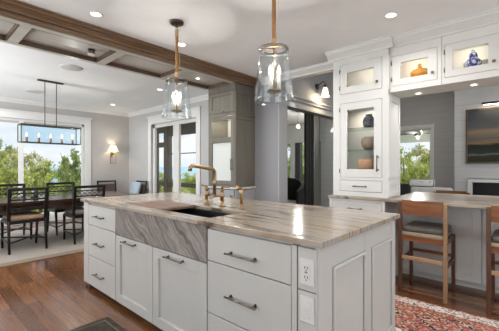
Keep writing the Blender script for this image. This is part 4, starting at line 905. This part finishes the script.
# ------------------------------------------------------------------ rugs
hw, hl = .395, 1.95
r = MB().box((-hw, hw), (-hl, hl), (0, .010), .002); o = r.build('rug', persian('persian_red', hw, hl)); o.location = (2.80, .20, .0005)
tag(o, 'red patterned runner rug with a pale border in front of the bar stools', 'rug')
rg = thing('rug', 'faded dark brown rug corner on the floor in front of the sink', 'rug', (.745, 1.70, .0005))
MB().box((.36, 1.13), (.80, 2.60), (.0005, .0085), .002).build('pile', mat('faded_rug', (.060, .050, .038), .95, spec=.1, var=.35, vscale=26, bump=.4, bscale=300), rg)
MB().slab([.40, .415, 1.075, 1.09], [.84, .855, 2.545, 2.56], .0085, .0092, {(1, 1)}).build('border_line', mat('faded_rug_line', (.13, .11, .085), .95, spec=.1, var=.3, vscale=40), rg)
fl = MB()
for k in range(9):
    a = 2*PI*k/9; q = .05 if k else 0; fl.ball((.93+.055*math.cos(a)*(1 if k else 0), 2.33+.055*math.sin(a)*(1 if k else 0), .0088), .028, (1, 1, .04), 10, 6)
fl.build('motif', mat('faded_rug_motif', (.34, .30, .22), .95, spec=.1, var=.3, vscale=60), rg)
dr = thing('dining_rug', 'large beige wool rug under the dining table and chairs', 'rug', (1.3, 6.1, 0))
MB().box((-1.4, 3.55), (5.02, 7.45), (.0005, .014), .003).build('field', RUG_BEIGE, dr)
MB().box((-1.4, 3.55), (4.86, 5.018), (.0005, .014), .003).build('border', RUG_TAUPE, dr)
RZ = .0185

# ------------------------------------------------------------------ dining table and chairs
tb = thing('dining_table', 'long dark polished wood dining table under the chandelier', 'table', (1.6, 6.05, RZ))
MB().box((-.2, 3.0), (5.50, 6.62), (.700, .735), .006, 2).build('tabletop', TABLEWOOD, tb)
MB().box((-.1, 2.9), (5.60, 6.52), (.60, .699)).build('apron', TABLEWOOD, tb)
for x in (-.08, 2.80):
    for y in (5.61, 6.43): MB().box((x, x+.08), (y, y+.08), (RZ+.0005, .60), .004).build('leg', TABLEWOOD, tb)
MB_ = MB()
cv = vessel('candle_vase', [(0, 0), (.05, 0), (.055, .02), (.05, .10), (.048, .13), (.042, .13), (.042, .02), (0, .015)], (1.48, 6.25, .7355), mat('smoky_glass', (.07, .08, .06), .2), 'dark cylindrical vase standing on the dining table', 'vase')

def dining_chair(fab):
    o = thing('dining_chair', '', 'chair', (0, 0, 0), 'dark chairs around the dining table')
    W = .225   # back faces -Y at y = 0, seat reaches +Y
    for s in (-1, 1):
        MB().tube([(s*W, -.05, .0), (s*W, -.012, .22), (s*W, .012, .46)], [.016, .019, .021], 8).build('back_leg', DARKWOOD, o)
        MB().beam((s*W, .012, .455), (s*W, -.065, .925), .044, .032, .004).build('back_post', DARKWOOD, o)
        MB().tube([(s*W*.96, .47, .0), (s*W*.98, .455, .2), (s*W, .44, .43)], [.015, .018, .022], 8).build('front_leg', DARKWOOD, o)
        MB().box((s*W-.012, s*W+.012), (.02, .43), (.405, .455), .002).build('seat_rail', DARKWOOD, o)
        MB().box((s*W-.008, s*W+.008), (-.018, .452), (.135, .158), .002).build('side_stretcher', DARKWOOD, o)
    MB().beam((-W+.01, -.01, .146), (W-.01, .44, .146), .016, .02).build('cross_stretcher', DARKWOOD, o)
    MB().beam((W-.01, -.01, .168), (-W+.01, .44, .168), .016, .02).build('cross_stretcher', DARKWOOD, o)
    for y in (.02, .42): MB().box((-W+.013, W-.013), (y-.012, y+.012), (.405, .455), .002).build('seat_rail', DARKWOOD, o)
    def yb(z): return .012-.077*(z-.455)/.47
    for z, h, nm in ((.905, .042, 'top_rail'), (.845, .018, 'rail'), (.755, .022, 'rail')):
        MB().beam((-W+.018, yb(z), z), (W-.018, yb(z), z), .022, h, .002).build(nm, DARKWOOD, o)
    lt = MB()
    for k in range(5):
        x0 = -W+.03+k*(2*W-.06)/5; x1 = x0+(2*W-.06)/5
        lt.beam((x0, yb(.768), .768), (x1, yb(.836), .836), .007, .007); lt.beam((x1, yb(.768), .768), (x0, yb(.836), .836), .007, .007)
    lt.build('lattice', DARKWOOD, o)
    MB().beam((-W+.018, yb(.62), .62), (W-.018, yb(.62), .62), .02, .05, .002).build('rail', DARKWOOD, o)
    cs = MB().box((-W+.005, W-.005), (.012, .455), (.4555, .515), .022, 3)
    for f in cs.bm.faces: f.smooth = True
    cs.build('seat_cushion', fab, o)
    return o
ch1 = dining_chair(SEATTAN); ch1['label'] = 'dark dining chair with a tan seat, its back towards the kitchen, left of the island'
ch1.location = (1.205, 5.45, RZ+.001)
ch2 = copy_tree(ch1, 'dark dining chair with a grey seat, back to the kitchen, partly behind the island'); ch2.location = (2.03, 5.40, RZ+.001)
ch3 = copy_tree(ch1, 'dark dining chair across the table, behind the tan-seated chair'); ch3.location = (1.22, 6.75, RZ+.001); ch3.rotation_euler.z = PI
ch4 = copy_tree(ch1, 'dark dining chair across the table, nearer the right edge of the dining window'); ch4.location = (2.04, 6.75, RZ+.001); ch4.rotation_euler.z = PI
for c_ in (ch2, ch3, ch4):
    for k in c_.children:
        if k.name.startswith('seat_cushion'): k.data = k.data.copy(); k.data.materials[0] = SEATSAGE

def side_chair(back_mat, label, loc, rz):
    o = thing('side_chair', label, 'chair', (0, 0, 0), 'spare chairs in the dining corner')
    W = .225
    for s in (-1, 1):
        MB().beam((s*W, -.03, 0), (s*W, .0, .46), .034, .034).build('back_leg', DARKWOOD, o); MB().beam((s*W, 0, .46), (s*W, -.06, .895), .034, .03, .003).build('back_post', DARKWOOD, o)
        MB().beam((s*W, .43, 0), (s*W, .43, .43), .036, .036).build('front_leg', DARKWOOD, o)
    MB().box((-W, W), (.0, .45), (.43, .46)).build('seat_frame', DARKWOOD, o)
    MB().box((-W+.01, W-.01), (.03, .445), (.4605, .51), .018, 2).build('seat_cushion', SEATSAGE, o)
    M = Matrix.Translation((0, -.002, .47)) @ Matrix.Rotation(math.radians(7.6), 4, 'X')
    MB().box((-W+.018, W-.018), (-.014, .014), (.39, .425), .004, 1, M).build('top_rail', DARKWOOD, o); MB().box((-W+.02, W-.02), (-.012, .012), (.08, .335), .006, 1, M).build('back_panel', back_mat, o)
    o.location = loc; o.rotation_euler.z = rz; return o
side_chair(BROWNFAB, 'brown woven-back chair in the dining corner below the wall sconce', (3.50, 8.08, 0), PI)
side_chair(BROWNFAB, 'dark chair against the sliding door wall holding a pale blue cushion', (3.98, 7.33, 0), PI/2)
cu = MB().box((-.19, .19), (-.04, .04), (-.17, .17), .035, 3)
for f in cu.bm.faces: f.smooth = True
o = cu.build('cushion', BLUEFAB); o.location = (3.865, 7.33, .70); o.rotation_euler = (math.radians(14), 0, PI/2); tag(o, 'pale blue cushion leaning on the chair by the sliding door wall', 'cushion')

# ------------------------------------------------------------------ linear chandelier
chd = thing('chandelier', 'dark linear box chandelier with five candle bulbs above the dining table', 'chandelier', (1.66, 6.04, HD))
cx, cy = 1.66, 6.04
MB().box((cx-.19, cx+.19), (cy-.03, cy+.03), (HD-.024, HD-.0005), .003).build('canopy', BRONZE, chd)
for s in (-1, 1): MB().cyl((cx+s*.085, cy, 1.93), (cx+s*.085, cy, HD-.02), .0065, n=10).build('rod', BRONZE, chd)
x0, x1, y0, y1, z0, z1 = cx-.435, cx+.435, cy-.11, cy+.11, 1.645, 1.93; tks = .012
fr = MB()
for z in (z0, z1):
    for y in (y0, y1): fr.box((x0, x1), (y-tks/2, y+tks/2), (z-tks/2, z+tks/2))
    for x in (x0, x1): fr.box((x-tks/2, x+tks/2), (y0, y1), (z-tks/2, z+tks/2))
for x in (x0, x1):
    for y in (y0, y1): fr.box((x-tks/2, x+tks/2), (y-tks/2, y+tks/2), (z0, z1))
fr.box((x0, x1), (cy-.012, cy+.012), (z1-.006, z1+.006)); fr.box((x0, x1), (cy-.02, cy+.02), (z0-.004, z0+.004)); fr.build('frame', BRONZE, chd)
for y in (y0, y1): MB().box((x0+.006, x1-.006), (y-.002, y+.002), (z0+.006, z1-.006)).build('glass_panel', GLASS_CH, chd)
COPPER = mat('copper_socket', (.42, .20, .11), .35, .8)
for k in range(5):
    px_ = cx+(-.34+.17*k); so = MB().cyl((px_, cy, z0+.0045), (px_, cy, z0+.085), .017, n=14).build('socket', COPPER, chd)
    MB().lathe([(0, 0), (.009, .002), (.017, .03), (.014, .05), (.004, .08), (0, .085)], (px_, cy, z0+.0855), 12).build('bulb', mat('warm_bulb', (1, .85, .6), .3, emit=(1, .66, .34), estr=1.3), so)
l = lamp('chandelier_glow', 'POINT', (px_-cx, 0, 1.85-HD), 7, (1, .9, .78), shadow_soft_size=.006); l.parent = chd

# ------------------------------------------------------------------ wall sconces
ws_ = thing('wall_sconce', 'brass wall sconce with a small lit shade beside the dining window', 'sconce', (3.65, YD, 1.35))
sx, syy = 3.65, YD-.10
MB().box((sx-.03, sx+.03), (YD-.014, YD-.001), (1.50, 1.66), .003).cyl((sx, YD-.014, 1.585), (sx, syy, 1.585), .008).build('back_plate', BRASS, ws_)
MB().cyl((sx, syy, 1.555), (sx, syy, 1.64), .035, .032, n=20).build('socket_cup', BRASS, ws_)
rr = MB()
for s in (-1, 1): rr.cyl((sx+s*.07, syy, 1.33), (sx+s*.07, syy, 1.655), .004, n=8)
rr.cyl((sx-.07, syy, 1.332), (sx+.07, syy, 1.332), .004, n=8); rr.cyl((sx-.07, syy, 1.60), (sx+.07, syy, 1.60), .004, n=8); rr.build('rod', BRONZE, ws_)
MB().lathe([(.135, 1.645), (.07, 1.80), (.066, 1.80), (.131, 1.645)], (sx, syy, 0), 28, True).build('lamp_shade', SHADE, ws_)
MB().ball((sx, syy, 1.70), .022).build('bulb', BULB, ws_)
l = lamp('sconce_glow', 'POINT', (0, -.10, .37), 7.0, (1, .78, .48), shadow_soft_size=.03); l.parent = ws_
hs = thing('wall_sconce', 'bronze wall sconce with a bell glass above the hall door header', 'sconce', (4.87, YA, 2.66))
ax = 4.87
MB().cyl((ax, YA-.001, 2.660), (ax, YA-.02, 2.660), .05, n=24).build('back_plate', BRONZE, hs)
MB().tube([(ax, YA-.02, 2.660), (ax, YA-.07, 2.700), (ax, YA-.12, 2.730), (ax, YA-.16, 2.710), (ax, YA-.17, 2.665)], .009, 8).cyl((ax, YA-.17, 2.670), (ax, YA-.17, 2.610), .024, .03, n=16).build('arm', BRONZE, hs)
MB().lathe([(.03, 2.620), (.05, 2.560), (.058, 2.500), (.07, 2.465), (.066, 2.465), (.053, 2.500), (.046, 2.560), (.026, 2.620)], (ax, YA-.17, 0), 24, True).build('bell_shade', OPAL, hs)
l = lamp('sconce_glow', 'POINT', (0, -.17, -.24), 9.0, (1, .80, .5), shadow_soft_size=.03); l.parent = hs
pls = thing('porch_lantern', 'bright chrome lamp on the porch wall behind the hutch edge', 'lamp', (6.58, 3.32, 2.05))
MB().cyl((6.619, 3.32, 2.10), (6.56, 3.32, 2.10), .012).cyl((6.619, 3.32, 2.10), (6.60, 3.32, 2.10), .05, n=20).build('bracket', PEWTER, pls)
MB().lathe([(0, .04), (.03, .03), (.06, -.02), (.07, -.06), (0, -.05)], (6.53, 3.32, 2.10), 20).build('shade', mat('lit_white_glass', (.9, .9, .9), .2, emit=(1, .97, .9), estr=.8), pls)

# ------------------------------------------------------------------ living room things
fp = thing('fireplace', 'black linear fireplace with a white surround in the chimney breast', 'fireplace', (7.5, -.2, .62))
MB().box((7.46, 7.499), (-1.3, .915), (.945, 1.005), .003).box((7.47, 7.499), (.84, .915), (.62, .945)).build('surround', TRIM, fp)
fb = MB(); fb.box((7.76, 7.795), (-1.28, .86), (.63, .95)); fb.box((7.51, 7.76), (.845, .86), (.63, .95)); fb.box((7.51, 7.76), (-1.28, -1.265), (.63, .95)); fb.box((7.51, 7.76), (-1.265, .845), (.62, .635)); fb.box((7.51, 7.76), (-1.265, .845), (.94, 1.0)); fb.build('firebox', BLACKM, fp)
pi = thing('framed_painting', 'large framed dusk landscape painting hanging on the chimney breast', 'painting', (7.47, .25, 1.31))
fr = MB()
for u, v in (((-.45, -.42), (1.31, 2.38)), ((.92, .95), (1.31, 2.38)), ((-.42, .92), (1.31, 1.34)), ((-.42, .92), (2.35, 2.38))): fbox(fr, 'x', 7.455, u, v, (0, .044), .003)
fr.build('frame', wood('dark_gilt_frame', (.05, .032, .02), (.13, .085, .045), 2, .4), pi); MB().box((7.468, 7.492), (-.425, .925), (1.335, 2.355)).build('canvas', painting_mat(), pi)
pll = thing('picture_light', 'brass picture light with a dark bar above the landscape painting', 'light', (7.4, .3, 2.44))
MB().cyl((7.36, -.25, 2.45), (7.36, .68, 2.45), .024, n=14).build('bar', BRONZE, pll)
MB().tube([(7.499, .25, 2.43), (7.46, .25, 2.50), (7.40, .25, 2.50), (7.36, .25, 2.45)], .009, 8).build('arm', BRASS, pll); MB().box((7.349, 7.371), (-.23, .66), (2.416, 2.426)).build('light_strip', LENS, pll)
l = lamp('picture_glow', 'AREA', (-.035, 0, -.04), 4, (1, .8, .52), (0, math.radians(-25), 0), shape='RECTANGLE', size=.03, size_y=.8); l.parent = pll; l.data.energy = 1.6
# sofa under the living room window, its back to the glass
so = thing('armchair', 'light grey armchair seen over the peninsula below the living room window', 'armchair', (6.4, 1.25, 0))
FABG = mat('light_grey_fabric', (.50, .50, .50), .9, var=.08, bump=.3)
MB().box((5.98, 6.75), (.92, 1.58), (.06, .42), .03, 2).build('base', FABG, so)
MB().box((5.93, 6.12), (.94, 1.56), (.42, .90), .05, 3).build('backrest', FABG, so)
for y in (.92, 1.45): MB().box((6.121, 6.75), (y, y+.13), (.42, .64), .03, 2).build('armrest', FABG, so)
for x in (6.03, 6.66):
    for y in (.97, 1.47): MB().box((x, x+.05), (y, y+.05), (0, .0595)).build('foot', BLACKM, so)
ac = thing('armchair', 'black armchair behind the light grey armchair in the living room', 'armchair', (6.75, 2.0, 0))
CHK = mat('charcoal_fabric', (.03, .03, .034), .8)
MB().box((6.62, 7.3), (1.72, 2.36), (.0005, .45), .03, 2).build('seat', CHK, ac); MB().box((6.51, 6.619), (1.72, 2.36), (.0005, .92), .03, 2).build('backrest', CHK, ac)
ZEB = mat('striped_cushion_fabric', (.5, .5, .5), .9)
z_nt = ZEB.node_tree
wv = z_nt.nodes.new('ShaderNodeTexWave'); wv.inputs['Scale'].default_value = 14; wv.inputs['Distortion'].default_value = 2
for n in list(z_nt.nodes):
    if n.type == 'VALTORGB':
        z_nt.links.new(wv.outputs['Fac'], n.inputs['Fac']); n.color_ramp.elements[0].position = .42; n.color_ramp.elements[0].color = (.05, .05, .05, 1); n.color_ramp.elements[1].position = .52; n.color_ramp.elements[1].color = (.72, .72, .70, 1)
    if n.type == 'TEX_COORD': z_nt.links.new(n.outputs['Object'], wv.inputs['Vector'])
cu = MB().box((-.06, .06), (-.20, .20), (-.065, .075), .04, 3)
for f in cu.bm.faces: f.smooth = True
o = cu.build('striped_cushion', ZEB); o.location = (6.03, 1.40, .9655); tag(o, 'black and white striped cushion lying on the top of the light grey armchair', 'cushion')
